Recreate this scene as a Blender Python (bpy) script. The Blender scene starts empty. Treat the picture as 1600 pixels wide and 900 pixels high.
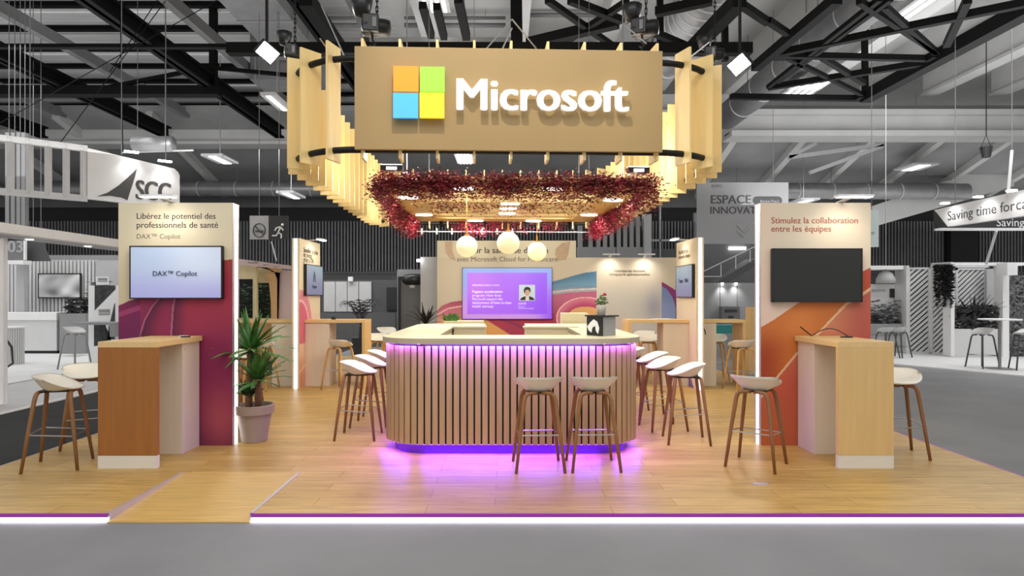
import bpy, math, random
from mathutils import Vector, Matrix
random.seed(7)
PI = math.pi
SC = bpy.context.scene
COL = SC.collection

# ------------------------------------------------------------------ camera, world, lights, exposure
F, CX, CY, EYE = 1000.0, 790.0, 462.0, 1.5
cam_d = bpy.data.cameras.new('camera')
cam_d.sensor_width = 36.0
cam_d.lens = 22.5
cam_d.shift_x = (800 - CX) / 1600
cam_d.shift_y = (CY - 450) / 1600
cam_d.clip_end = 200
cam = bpy.data.objects.new('camera', cam_d)
COL.objects.link(cam)
cam.location = (0, 0, EYE)
cam.rotation_euler = (PI / 2, 0, 0)
SC.camera = cam

vs = SC.view_settings
vs.view_transform = 'Standard'
vs.look = 'None'
vs.exposure = 0.0
vs.gamma = 1.0
vs.use_curve_mapping = False

WORLD = bpy.data.worlds.new('hall_air')
SC.world = WORLD
WORLD.use_nodes = True
WORLD.node_tree.nodes['Background'].inputs[0].default_value = (1, 1, 1, 1)
WORLD.node_tree.nodes['Background'].inputs[1].default_value = 0.8


def area(name, loc, size, power, color=(1, 1, 1), rot=(0, 0, 0), size_y=None, spread=PI):
    d = bpy.data.lights.new(name, 'AREA')
    d.energy = power
    d.color = color
    d.size = size
    if size_y:
        d.shape = 'RECTANGLE'
        d.size_y = size_y
    d.spread = spread
    o = bpy.data.objects.new(name, d)
    COL.objects.link(o)
    o.location = loc
    o.rotation_euler = rot
    return o


def spot(name, loc, target, power, color=(1, 1, 1), angle=70, blend=0.8, radius=0.05):
    d = bpy.data.lights.new(name, 'SPOT')
    d.energy = power
    d.color = color
    d.spot_size = math.radians(angle)
    d.spot_blend = blend
    d.shadow_soft_size = radius
    o = bpy.data.objects.new(name, d)
    COL.objects.link(o)
    o.location = loc
    dv = Vector(target) - Vector(loc)
    o.rotation_euler = dv.to_track_quat('-Z', 'Y').to_euler()
    return o


WARM = (1.0, 0.90, 0.72)
# unseen wide fills that stand in for the hall's ceiling lamps
area('hall_fill_light', (0, 1.5, 7.2), 9, 420, size_y=4)
area('hall_fill_light', (-13, 13, 7.2), 5, 500, size_y=10)
area('hall_fill_light', (13, 13, 7.2), 5, 560, size_y=10)
area('hall_fill_light', (0, 24, 6.2), 30, 900, size_y=5)
area('hall_fill_light', (-5.5, 16.5, 5.6), 6, 330, rot=(math.radians(42), 0, 0), size_y=2)  # added fill, no lamp here, lifts the dark partition and its doors
# unseen upward fills added to brighten the roof
area('roof_fill_light', (12, 14, 4.2), 10, 1100, rot=(PI, 0, 0), size_y=14)
area('roof_fill_light', (-12, 15, 4.2), 10, 560, rot=(PI, 0, 0), size_y=14)
area('roof_fill_light', (0, 16, 4.6), 8, 330, rot=(PI, 0, 0), size_y=8)
# a roof spotlight that rakes down the sign
spot('roof_spot_light', (-0.35, 3.8, 6.9), (0.05, 6.0, 3.3), 700, (1.0, 0.94, 0.84), 50, 0.7, 0.05)
area('roof_fill_light', (16, 27.5, 4.6), 20, 260, rot=(PI, 0, 0), size_y=5)  # unseen fill added under the far right roof

# ------------------------------------------------------------------ helpers
def lin(c):
    return c / 12.92 if c <= 0.04045 else ((c + 0.055) / 1.055) ** 2.4


def hx(h):
    h = h.lstrip('#')
    return tuple(lin(int(h[i:i + 2], 16) / 255) for i in (0, 2, 4))


def W(x, y, Y):
    """a point seen at photo pixel (x, y), Y metres away"""
    return Vector(((x - CX) * Y / F, Y, EYE - (y - CY) * Y / F))


def CP(x, y, h):
    """a point seen at photo pixel (x, y), h metres above the eye"""
    return W(x, y, h * F / (CY - y))


MATS = {}


def mat(name, color, rough=0.5, metal=0.0, noise=0.0, scale=8.0, emit=0.0, emit_color=None, stretch=None,
        bump=0.0, spec=0.5, coat=0.0):
    if name in MATS:
        return MATS[name]
    m = bpy.data.materials.new(name)
    m.use_nodes = True
    nt = m.node_tree
    b = nt.nodes['Principled BSDF']
    c = hx(color) if isinstance(color, str) else color
    b.inputs['Base Color'].default_value = (*c, 1)
    b.inputs['Roughness'].default_value = rough
    b.inputs['Metallic'].default_value = metal
    b.inputs['Specular IOR Level'].default_value = spec
    b.inputs['Coat Weight'].default_value = coat
    if noise or bump:
        tc = nt.nodes.new('ShaderNodeTexCoord')
        mp = nt.nodes.new('ShaderNodeMapping')
        if stretch:
            mp.inputs['Scale'].default_value = stretch
        n = nt.nodes.new('ShaderNodeTexNoise')
        n.inputs['Scale'].default_value = scale
        n.inputs['Detail'].default_value = 5
        nt.links.new(tc.outputs['Object'], mp.inputs[0])
        nt.links.new(mp.outputs[0], n.inputs['Vector'])
        if noise:
            r = nt.nodes.new('ShaderNodeValToRGB')
            r.color_ramp.elements[0].position = 0.3
            r.color_ramp.elements[1].position = 0.7
            r.color_ramp.elements[0].color = (*[max(0, v * (1 - noise)) for v in c], 1)
            r.color_ramp.elements[1].color = (*[min(1, v * (1 + noise)) for v in c], 1)
            nt.links.new(n.outputs[0], r.inputs[0])
            nt.links.new(r.outputs[0], b.inputs['Base Color'])
        if bump:
            bp = nt.nodes.new('ShaderNodeBump')
            bp.inputs['Strength'].default_value = bump
            nt.links.new(n.outputs[0], bp.inputs['Height'])
            nt.links.new(bp.outputs[0], b.inputs['Normal'])
    if emit:
        e = hx(emit_color) if isinstance(emit_color, str) else (emit_color or c)
        b.inputs['Emission Color'].default_value = (*e, 1)
        b.inputs['Emission Strength'].default_value = emit
    MATS[name] = m
    return m


def plank_mat(name, c1, c2, gap, length=1.3, width=0.18, rough=0.4):
    m = bpy.data.materials.new(name)
    m.use_nodes = True
    nt = m.node_tree
    b = nt.nodes['Principled BSDF']
    tc = nt.nodes.new('ShaderNodeTexCoord')
    br = nt.nodes.new('ShaderNodeTexBrick')
    br.offset = 0.37
    br.inputs['Color1'].default_value = (*hx(c1), 1)
    br.inputs['Color2'].default_value = (*hx(c2), 1)
    br.inputs['Mortar'].default_value = (*hx(gap), 1)
    br.inputs['Scale'].default_value = 1.0
    br.inputs['Mortar Size'].default_value = 0.0025
    br.inputs['Brick Width'].default_value = length
    br.inputs['Row Height'].default_value = width
    nt.links.new(tc.outputs['Object'], br.inputs['Vector'])
    mp = nt.nodes.new('ShaderNodeMapping')
    mp.inputs['Scale'].default_value = (1.2, 14, 1)
    n = nt.nodes.new('ShaderNodeTexNoise')
    n.inputs['Scale'].default_value = 2.2
    n.inputs['Detail'].default_value = 8
    n.inputs['Distortion'].default_value = 0.6
    nt.links.new(tc.outputs['Object'], mp.inputs[0])
    nt.links.new(mp.outputs[0], n.inputs['Vector'])
    r = nt.nodes.new('ShaderNodeValToRGB')
    r.color_ramp.elements[0].position = 0.3
    r.color_ramp.elements[1].position = 0.72
    r.color_ramp.elements[0].color = (0.72, 0.66, 0.58, 1)
    r.color_ramp.elements[1].color = (1.12, 1.1, 1.05, 1)
    nt.links.new(n.outputs[0], r.inputs[0])
    mx = nt.nodes.new('ShaderNodeMix')
    mx.data_type = 'RGBA'
    mx.blend_type = 'MULTIPLY'
    mx.inputs[0].default_value = 1.0
    nt.links.new(br.outputs['Color'], mx.inputs[6])
    nt.links.new(r.outputs[0], mx.inputs[7])
    nt.links.new(mx.outputs[2], b.inputs['Base Color'])
    b.inputs['Roughness'].default_value = rough
    MATS[name] = m
    return m


def attr_mat(name, rough=0.5, emit=0.0):
    m = bpy.data.materials.new(name)
    m.use_nodes = True
    nt = m.node_tree
    b = nt.nodes['Principled BSDF']
    a = nt.nodes.new('ShaderNodeVertexColor')
    a.layer_name = 'print'
    nt.links.new(a.outputs[0], b.inputs['Base Color'])
    b.inputs['Roughness'].default_value = rough
    if emit:
        nt.links.new(a.outputs[0], b.inputs['Emission Color'])
        b.inputs['Emission Strength'].default_value = emit
    MATS[name] = m
    return m


WMX = {}          # world matrix of every Empty, for building parts straight in world coordinates


def tag(o, label=None, cat=None, group=None, kind=None):
    if label:
        o['label'] = label
    if cat:
        o['category'] = cat
    if group:
        o['group'] = group
    if kind:
        o['kind'] = kind
    return o


def thing(name, label, cat, loc=(0, 0, 0), rotz=0.0, group=None):
    o = bpy.data.objects.new(name, None)
    o.empty_display_size = 0.1
    COL.objects.link(o)
    o.location = loc
    o.rotation_euler = (0, 0, rotz)
    WMX[o.name] = Matrix.Translation(Vector(loc)) @ Matrix.Rotation(rotz, 4, 'Z')
    return tag(o, label, cat, group)


class MB:
    def __init__(self):
        self.v, self.f = [], []

    def add(self, vs_, fs):
        n = len(self.v)
        self.v += [Vector(p) for p in vs_]
        self.f += [tuple(i + n for i in f) for f in fs]
        return self

    def box(self, x0, x1, y0, y1, z0, z1):
        p = [(x0, y0, z0), (x1, y0, z0), (x1, y1, z0), (x0, y1, z0), (x0, y0, z1), (x1, y0, z1), (x1, y1, z1), (x0, y1, z1)]
        return self.add(p, [(3, 2, 1, 0), (4, 5, 6, 7), (0, 1, 5, 4), (1, 2, 6, 5), (2, 3, 7, 6), (3, 0, 4, 7)])

    def obox(self, c, size, rot=0.0, m=None):
        """a box about centre c, turned about z (or by the matrix m)"""
        R = m or Matrix.Rotation(rot, 3, 'Z')
        sx, sy, sz = [s / 2 for s in size]
        p = []
        for z in (-sz, sz):
            for x, y in ((-sx, -sy), (sx, -sy), (sx, sy), (-sx, sy)):
                p.append(Vector(c) + R @ Vector((x, y, z)))
        return self.add(p, [(3, 2, 1, 0), (4, 5, 6, 7), (0, 1, 5, 4), (1, 2, 6, 5), (2, 3, 7, 6), (3, 0, 4, 7)])

    def bar(self, a, b, w, h=None):
        """a square bar from a to b"""
        a, b = Vector(a), Vector(b)
        d = b - a
        L = d.length
        if L < 1e-6:
            return self
        z = d / L
        up = Vector((0, 0, 1)) if abs(z.z) < 0.95 else Vector((0, 1, 0))
        x = up.cross(z).normalized()
        y = z.cross(x)
        R = Matrix((x, y, z)).transposed()
        return self.obox((a + b) / 2, (w, h or w, L), m=R)

    def tube(self, pts, r, seg=8, cap=True, closed=False):
        pts = [Vector(p) for p in pts]
        n = len(pts)
        rs = r if isinstance(r, (list, tuple)) else [r] * n
        base = len(self.v)
        px = None
        for i, p in enumerate(pts):
            if closed:
                d = pts[(i + 1) % n] - pts[i - 1]
            else:
                d = pts[min(i + 1, n - 1)] - pts[max(i - 1, 0)]
            d.normalize()
            if px is None:
                up = Vector((0, 0, 1)) if abs(d.z) < 0.9 else Vector((1, 0, 0))
                px = up.cross(d).normalized()
            else:
                px = (px - d * px.dot(d)).normalized()
            py = d.cross(px)
            for k in range(seg):
                a = 2 * PI * k / seg
                self.v.append(p + (px * math.cos(a) + py * math.sin(a)) * rs[i])
        m = n if closed else n - 1
        for i in range(m):
            for k in range(seg):
                a, b = base + i * seg + k, base + i * seg + (k + 1) % seg
                j = ((i + 1) % n) * seg
                c, d_ = base + j + (k + 1) % seg, base + j + k
                self.f.append((a, b, c, d_))
        if cap and not closed:
            self.f.append(tuple(base + k for k in range(seg))[::-1])
            self.f.append(tuple(base + (n - 1) * seg + k for k in range(seg)))
        return self

    def lathe(self, prof, c=(0, 0, 0), seg=24):
        base = len(self.v)
        c = Vector(c)
        for r, z in prof:
            for k in range(seg):
                a = 2 * PI * k / seg
                self.v.append(c + Vector((r * math.cos(a), r * math.sin(a), z)))
        for i in range(len(prof) - 1):
            for k in range(seg):
                a, b = base + i * seg + k, base + i * seg + (k + 1) % seg
                self.f.append((a, b, b + seg, a + seg))
        if prof[0][0] > 1e-4:
            self.f.append(tuple(base + k for k in range(seg))[::-1])
        if prof[-1][0] > 1e-4:
            self.f.append(tuple(base + (len(prof) - 1) * seg + k for k in range(seg)))
        return self

    def prism(self, poly, z0, z1):
        n = len(poly)
        p = [(x, y, z0) for x, y in poly] + [(x, y, z1) for x, y in poly]
        fs = [tuple(range(n))[::-1], tuple(range(n, 2 * n))]
        fs += [(i, (i + 1) % n, n + (i + 1) % n, n + i) for i in range(n)]
        return self.add(p, fs)

    def extrude(self, poly, o, xd, yd, depth):
        """a flat outline standing at o, spanned by xd and yd, made depth thick along xd x yd"""
        o, xd, yd = Vector(o), Vector(xd), Vector(yd)
        nrm = xd.cross(yd).normalized()
        n = len(poly)
        a = [o + xd * x + yd * y for x, y in poly]
        p = a + [q + nrm * depth for q in a]
        fs = [tuple(range(n))[::-1], tuple(range(n, 2 * n))]
        fs += [(i, (i + 1) % n, n + (i + 1) % n, n + i) for i in range(n)]
        return self.add(p, fs)

    def build(self, name, m, parent=None, world=False, smooth=False, bevel=0.0, fix=True):
        me = bpy.data.meshes.new(name)
        vs_ = self.v
        off = None
        if parent is not None and world:
            inv = wm(parent).inverted()
            vs_ = [inv @ p for p in vs_]
        if parent is None:
            lo = [min(p[i] for p in vs_) for i in range(3)]
            hi = [max(p[i] for p in vs_) for i in range(3)]
            off = Vector(((lo[0] + hi[0]) / 2, (lo[1] + hi[1]) / 2, lo[2]))
            vs_ = [p - off for p in vs_]
        me.from_pydata([tuple(p) for p in vs_], [], self.f)
        if fix and len(self.f) < 60000:
            import bmesh
            bm = bmesh.new()
            bm.from_mesh(me)
            bmesh.ops.recalc_face_normals(bm, faces=bm.faces)
            bm.to_mesh(me)
            bm.free()
        if smooth:
            for p in me.polygons:
                p.use_smooth = True
        me.materials.append(MATS[m] if isinstance(m, str) else m)
        o = bpy.data.objects.new(name, me)
        COL.objects.link(o)
        if parent is not None:
            o.parent = parent
            WMX[o.name] = wm(parent)
        else:
            o.location = off
            WMX[o.name] = Matrix.Translation(off)
        if bevel:
            md = o.modifiers.new('bevel', 'BEVEL')
            md.width = bevel
            md.segments = 2
            md.limit_method = 'ANGLE'
        return o


def wm(o):
    return WMX[o.name]


def wires(parent, *segs, w=0.012, m='grey_steel', name='suspension_wire'):
    for a, b in segs:
        MB().bar(a, b, w).build(name, m, parent, world=True)


def up_to_roof(p, off=(0, 0)):
    return (Vector(p), Vector((p[0] + off[0], p[1] + off[1], 10.0)))


def struct(name, mb, m, **k):
    o = mb.build(name, m, **k)
    o['kind'] = 'structure'
    return o


def copy_tree(o, parent=None):
    c = o.copy()
    COL.objects.link(c)
    if parent is not None:
        c.parent = parent
    for ch in list(o.children):
        copy_tree(ch, c)
    return c


def text(body, o, width=None, size=0.1, xd=(1, 0, 0), yd=(0, 0, 1), m='ink', parent=None, name='lettering',
         depth=0.003, bold=0.0, align='LEFT', height=None, gap=0.001):
    """letters standing on a baseline that starts at o, running along xd"""
    cu = bpy.data.curves.new('letters', 'FONT')
    cu.body = body
    cu.size = 1.0
    cu.align_x = 'LEFT'
    cu.resolution_u = 3
    ob = bpy.data.objects.new('letters', cu)
    COL.objects.link(ob)
    bpy.context.view_layer.update()
    me = bpy.data.meshes.new_from_object(ob.evaluated_get(bpy.context.evaluated_depsgraph_get()))
    bpy.data.objects.remove(ob)
    bpy.data.curves.remove(cu)
    xs = [v.co.x for v in me.vertices]
    ys = [v.co.y for v in me.vertices]
    x0, x1 = min(xs), max(xs)
    s = width / (x1 - x0) if width else size
    sy = s if not height else height / (max(ys) - min(0, min(ys)))
    w = (x1 - x0) * s
    sh = {'LEFT': 0, 'CENTER': -w / 2, 'RIGHT': -w}[align]
    o, xd, yd = Vector(o), Vector(xd).normalized(), Vector(yd).normalized()
    nrm = xd.cross(yd)
    mb = MB()
    nv = len(me.vertices)
    base = [o + xd * ((v.co.x - x0) * s + sh) + yd * (v.co.y * sy) for v in me.vertices]
    mb.v = [p + nrm * (gap + depth) for p in base] + [p + nrm * gap for p in base]
    fs = [tuple(p.vertices) for p in me.polygons]
    cnt = {}
    for f in fs:
        for i in range(len(f)):
            e = (f[i], f[(i + 1) % len(f)])
            cnt[e] = 1
    mb.f = list(fs)
    for (a, b) in cnt:
        if (b, a) not in cnt:
            mb.f.append((b, a, a + nv, b + nv))
    if bold:
        v0, f0 = list(mb.v), list(mb.f)
        mb.v, mb.f = [], []
        nb_ = max(2, int(bold / 0.012) + 1)
        for q in range(nb_):
            e = (q / (nb_ - 1) - 0.5) * 2 * bold * s
            mb.add([p + xd * e + nrm * (0.00012 * q) for p in v0], f0)
    bpy.data.meshes.remove(me)
    return mb.build(name, m, parent, world=True, fix=False)


def printed(name, o, w, h, fn, m, parent, xd=(1, 0, 0), yd=(0, 0, 1), step=0.012):
    """a printed face: colours of the artwork come from fn(u, v), u along xd, v upwards, both in metres"""
    o, xd, yd = Vector(o), Vector(xd), Vector(yd)
    nx, ny = max(2, int(w / step)), max(2, int(h / step))
    mb = MB()
    cols = []
    for j in range(ny + 1):
        for i in range(nx + 1):
            u, v = w * i / nx, h * j / ny
            mb.v.append(o + xd * u + yd * v)
            cols.append(fn(u, v))
    for j in range(ny):
        for i in range(nx):
            a = j * (nx + 1) + i
            mb.f.append((a, a + 1, a + nx + 2, a + nx + 1))
    ob = mb.build(name, m, parent, world=True, fix=False)
    at = ob.data.color_attributes.new('print', 'FLOAT_COLOR', 'POINT')
    for i, c in enumerate(cols):
        at.data[i].color = (*c, 1)
    return ob


def mixc(a, b, t):
    t = max(0.0, min(1.0, t))
    return tuple(x + (y - x) * t for x, y in zip(a, b))


def sst(a, b, x):
    t = max(0.0, min(1.0, (x - a) / (b - a)))
    return t * t * (3 - 2 * t)


def poly_y(pts, x):
    if x <= pts[0][0]:
        return pts[0][1]
    for (a, b), (c, d) in zip(pts, pts[1:]):
        if x <= c:
            return b + (d - b) * (x - a) / (c - a)
    return pts[-1][1]


# ------------------------------------------------------------------ materials
plank_mat('oak_floor', '#c8a763', '#b89550', '#8b6b38')
mat('ramp_wood', '#c6a25c', 0.4, noise=0.14, scale=2.2, stretch=(1.2, 14, 1))
mat('carpet', '#7f7f80', 0.95, noise=0.08, scale=1.2, spec=0.1)
mat('aisle_dark', '#3b3c3d', 0.95, noise=0.1, scale=3, spec=0.1)
mat('pale_floor', '#b9b9b9', 0.6, noise=0.04, scale=2)
mat('white_floor', '#d6d6d6', 0.6, noise=0.03, scale=2)
mat('birch', '#d9bd8b', 0.5, noise=0.06, scale=3, stretch=(6, 6, 0.6))
mat('fin_ply', '#e3c788', 0.5, noise=0.06, scale=2.5, stretch=(5, 5, 0.5))
mat('beech', '#9c6228', 0.5, noise=0.08, scale=3, stretch=(8, 8, 0.5))  # shaded copy of the table laminate, for the left front table
mat('beech_lit', '#d7b478', 0.5, noise=0.05, scale=3, stretch=(8, 8, 0.5))  # the same laminate in its lit tone
mat('table_top_wood', '#dcbb82', 0.45, noise=0.05, scale=3, stretch=(8, 0.5, 8))
mat('pale_laminate', '#d8cbb6', 0.5, noise=0.03, scale=3, stretch=(6, 6, 0.5))
mat('white_board', '#dcd6c8', 0.5, noise=0.02, scale=4)
mat('sign_board', '#9c8152', 0.55, noise=0.05, scale=1.6, stretch=(1, 1, 0.5))
mat('counter_top', '#d9d2b0', 0.35, noise=0.03, scale=6)
mat('counter_edge', '#ab9f87', 0.5, noise=0.03, scale=6)
mat('slat_wood', '#a98a66', 0.5, noise=0.1, scale=4, stretch=(6, 6, 0.5))
mat('slat_backing', '#16121a', 0.8, noise=0.2, scale=10)
mat('plinth_violet', '#6a22b0', 0.4, noise=0.05, scale=5)
mat('cream_panel', '#e2d8ba', 0.55, noise=0.02, scale=2)
mat('seat_white', '#e8e2d2', 0.4, noise=0.02, scale=5)
mat('stool_oak', '#875c32', 0.5, noise=0.12, scale=5, stretch=(6, 6, 1))
mat('stool_oak_light', '#c99a58', 0.5, noise=0.12, scale=5, stretch=(6, 6, 1))
mat('steel', '#b9b9b9', 0.3, metal=0.9, noise=0.03)
mat('alu_trim', '#c9c2c4', 0.35, metal=0.6, noise=0.03)
mat('fuchsia_trim', '#a83fae', 0.4, noise=0.05, scale=4)
mat('black_metal', '#0c0c0d', 0.5, noise=0.15, scale=6, spec=0.3)
mat('black_plastic', '#0e0e10', 0.4, noise=0.1, scale=6)
mat('black_steel', '#070707', 0.7, noise=0.2, scale=3, spec=0.15)
mat('grey_steel', '#6e6e6f', 0.5, noise=0.1, scale=3)
mat('galvanised', '#8b8b8c', 0.4, metal=0.5, noise=0.12, scale=2.5)
mat('led_white', '#ffffff', 0.5, emit=2.2, emit_color='#f4f7ff')
mat('led_floor', '#ffffff', 0.5, emit=9, emit_color='#f5eeff')
mat('led_violet', '#8b3bff', 0.5, emit=7.0, emit_color=(0.33, 0.06, 1.0))
mat('lamp_glow', '#ffffff', 0.5, emit=9.0, emit_color='#ffffff')
mat('globe_glass', '#fff0c8', 0.4, emit=0.42, emit_color='#ffe9b8')
mat('letter_glow', '#ffffff', 0.5, emit=0.35, emit_color='#fffdf6')
mat('logo_orange', '#f58a1f', 0.5, emit=0.5, emit_color='#ff8f1c')
mat('logo_green', '#8fd23c', 0.5, emit=0.5, emit_color='#93e234')
mat('logo_blue', '#4aa5e0', 0.5, emit=0.5, emit_color='#45a9ee')
mat('logo_yellow', '#fbd524', 0.5, emit=0.5, emit_color='#ffdc1e')
mat('brass', '#c79a45', 0.3, metal=0.8, noise=0.05)
mat('ink', '#3a3638', 0.7, noise=0.05)
mat('ink_soft', '#6d6459', 0.7, noise=0.05)
mat('ink_brick', '#a24a32', 0.7, noise=0.05)
mat('ink_blue', '#2b3350', 0.6, noise=0.05)
mat('ink_white', '#f2f0ff', 0.6, emit=0.35, emit_color='#f2f0ff')
mat('screen_off', '#171a14', 0.25, noise=0.1, scale=2)
attr_mat('print', 0.55)
attr_mat('screen_print', 0.3, emit=0.38)
mat('pot_taupe', '#9c8a7a', 0.7, noise=0.05, scale=5)
mat('pot_white', '#dad5c6', 0.6, noise=0.03, scale=5)
mat('soil', '#6b6258', 0.95, noise=0.4, scale=40)
mat('trunk', '#6f4c33', 0.9, noise=0.35, scale=18, stretch=(1, 1, 3), bump=0.5)
mat('leaf_green', '#40702c', 0.5, noise=0.4, scale=12)
mat('leaf_dark', '#28451f', 0.55, noise=0.4, scale=12)
mat('leaf_red', '#761a28', 0.6, noise=0.55, scale=7)
mat('leaf_red_lit', '#a82a48', 0.6, noise=0.5, scale=7)  # the red leaves with pink lighting put into their colour
mat('flower_red', '#c42f4a', 0.6, noise=0.2)
mat('leaf_black', '#2b2b2b', 0.6, noise=0.5, scale=14)
mat('leaf_grey', '#6a6a6a', 0.6, noise=0.6, scale=14)
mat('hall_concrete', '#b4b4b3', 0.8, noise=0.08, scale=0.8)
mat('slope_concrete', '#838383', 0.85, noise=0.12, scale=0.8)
mat('hall_concrete_dark', '#5b5b5b', 0.85, noise=0.15, scale=0.7)
mat('roof_deck', '#b4b4b4', 0.6, noise=0.18, scale=1.5, stretch=(0.2, 3, 1))
mat('slat_grey', '#5e5e60', 0.6, noise=0.12, scale=3)
mat('wall_black', '#0f0f10', 0.8, noise=0.2, scale=3)
mat('wall_charcoal', '#4a4a4b', 0.75, noise=0.08, scale=1)
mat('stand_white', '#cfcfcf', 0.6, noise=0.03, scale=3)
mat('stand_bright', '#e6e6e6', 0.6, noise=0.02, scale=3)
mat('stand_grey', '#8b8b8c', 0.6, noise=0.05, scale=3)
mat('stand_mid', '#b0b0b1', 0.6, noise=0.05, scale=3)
mat('stand_dark', '#303031', 0.6, noise=0.1, scale=3)
mat('teal', '#1f7f7c', 0.5, noise=0.05)
mat('ink_grey', '#4a4a4b', 0.7, noise=0.05)
mat('ink_pale', '#a6a6a6', 0.7, noise=0.05)
mat('ink_bright', '#e9e9e9', 0.7, noise=0.03)
# ------------------------------------------------------------------ the hall: floor, walls, roof
GZ = -0.06                                   # hall floor level; the stand's floor is z = 0
HY, CZ = 31.0, 10.0                          # back wall distance, roof height
struct('floor', MB().box(-30, 30, -6, HY + 0.5, GZ - 0.2, GZ), 'carpet')
struct('floor_aisle', MB().box(-6.60, -4.5, 4.62, 22, GZ, GZ + 0.004), 'aisle_dark')  # strip of darker tone over the left aisle floor

# back wall: charcoal below, a band of grey slats on black, concrete above
wb = struct('wall_back', MB().box(-30, 30, HY, HY + 0.3, GZ, 2.62).box(-30, 30, HY - 0.05, HY + 0.3, 2.55, 2.68), 'wall_charcoal')
o = MB().box(-30, 30, HY + 0.02, HY + 0.3, 2.68, 5.75).build('slat_backing', 'wall_black', wb, world=True)
s = MB()
x = -30.0
while x < 30:
    if not (21.2 < x < 22.7):
        s.box(x, x + 0.075, HY - 0.10, HY + 0.02, 2.68, 5.1)
    x += 0.152
s.build('slat', 'slat_grey', wb, world=True)
MB().box(-30, 30, HY - 0.2, HY + 0.3, 5.75, 6.6).build('concrete_band', 'hall_concrete_dark', wb, world=True)

# roof: steel deck on the left, concrete on the right
struct('ceiling_left', MB().box(-30, -3.5, -2, HY, CZ, CZ + 0.2), 'roof_deck')
struct('ceiling_right', MB().box(-3.5, 30, -2, HY, CZ, CZ + 0.2), 'hall_concrete')
# the roof drops towards the back wall, with ribs under it
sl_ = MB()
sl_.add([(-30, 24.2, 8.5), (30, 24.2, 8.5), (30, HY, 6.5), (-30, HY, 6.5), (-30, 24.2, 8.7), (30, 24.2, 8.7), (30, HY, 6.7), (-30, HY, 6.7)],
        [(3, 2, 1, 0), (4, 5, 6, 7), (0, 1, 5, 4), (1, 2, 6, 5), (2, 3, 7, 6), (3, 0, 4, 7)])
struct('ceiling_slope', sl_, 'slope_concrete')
for bx in (-24, -20.5, -17, -13.5, 9.2, 12.0, 14.8, 17.6, 20.4, 23.2, 26):
    struct('ceiling_rib', MB().bar((bx, 24.2, 8.36), (bx, HY, 6.38), 0.28, 0.34), 'hall_concrete')
# purlins across the steel deck, each with its pale edge
k = 0
y = 10.2
while y < 30:
    struct('ceiling_purlin', MB().box(-30, -6.2, y, y + 0.10, 9.86, CZ).box(-30, -6.2, y - 0.05, y + 0.15, 9.84, 9.86), 'black_steel')
    struct('ceiling_rail', MB().box(-24 + (k % 3), -6.6 - (k % 2), y + 0.2, y + 0.28, 9.78, 9.84), 'stand_bright' if k % 2 else 'hall_concrete')
    y += 1.65
    k += 1
# black beams running away from the camera, over the aisles
for bx, y0, y1, w, h in ((-8.6, 9.5, 24.4, 0.34, 0.42), (-12.9, 9.5, 24.4, 0.34, 0.42), (-17.6, 12, 24.4, 0.34, 0.42), (-4.3, 13, 24.4, 0.3, 0.4)):
    struct('ceiling_beam', MB().box(bx - w / 2, bx + w / 2, y0, y1, 7.5, 7.56).box(bx - 0.05, bx + 0.05, y0, y1, 7.5, 7.5 + h)
           .box(bx - w / 2, bx + w / 2, y0, y1, 7.44 + h, 7.5 + h), 'black_steel')
    struct('ceiling_beam', MB().box(bx + 0.6, bx + 0.8, y0 + 1, 24.5, 8.3, 8.6), 'grey_steel')
# black beams running across
struct('ceiling_beam', MB().box(-30, -8.3, 18.4, 18.75, 7.3, 7.56), 'black_steel')
struct('ceiling_beam', MB().box(-30, -5.0, 15.3, 15.45, 7.44, 7.53), 'black_steel')
struct('ceiling_beam', MB().box(-30, -11, 13.6, 13.75, 7.4, 7.55), 'black_steel')
struct('ceiling_beam', MB().box(-5.2, 4.6, 11.9, 12.1, 6.02, 6.22), 'black_steel')
struct('ceiling_post', MB().box(-8.58, -8.4, 18.5, 18.7, 7.5, CZ), 'black_steel')
struct('ceiling_brace', MB().bar((-11.6, 18.5, 7.5), (-8.6, 18.5, 8.1), 0.1).bar((-8.6, 18.5, 8.1), (-5.5, 18.5, 7.8), 0.1), 'black_steel')
# pale girders across the far left and right
struct('ceiling_girder', MB().box(-30, -7.8, 25.5, 26.0, 7.6, 8.35).box(-30, -7.8, 25.3, 26.2, 7.5, 7.62), 'hall_concrete')
struct('ceiling_girder', MB().box(8.2, 30, 23.5, 24.0, 7.45, 8.1).box(8.2, 30, 23.2, 24.2, 7.3, 7.5).box(8.2, 30, 23.3, 24.1, 8.1, 8.3), 'hall_concrete')
struct('ceiling_girder', MB().box(-3.5, 8.2, 23.5, 24.0, 8.2, 8.9).box(-3.5, 8.2, 23.2, 24.2, 8.05, 8.25), 'hall_concrete')
# concrete ribs under the right roof, running away from the camera
for i, bx in enumerate((-2.2, 0.4, 3.0, 5.6, 8.4, 11.2, 13.6, 16.0, 18.6, 21.4, 24.2)):
    struct('ceiling_rib', MB().box(bx - 0.16, bx + 0.16, 2, 24.3, 9.1, CZ).box(bx - 0.26, bx + 0.26, 2, 24.3, 9.05, 9.16), 'hall_concrete')
# slanting strut bars seen between the ribs on the far right
for a, b in (((1232, 246), (1275, 224)), ((1232, 246), (1380, 226)), ((1265, 270), (1380, 228))):
    struct('ceiling_strut', MB().bar(W(*a, 25), W(*b, 25), 0.14), 'stand_mid')
# pale slab rising under the far right roof
struct('wall_slab', MB().extrude([(0, 0), (7.6, 2.2), (7.6, 3.5), (0, 0.9)], (15.6, 29.2, 4.3), (1, 0, 0), (0, 0, 1), -0.3), 'hall_concrete')
struct('wall_column', MB().box(21.3, 22.6, HY - 0.4, HY - 0.05, GZ, 5.75), 'wall_black')

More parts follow.
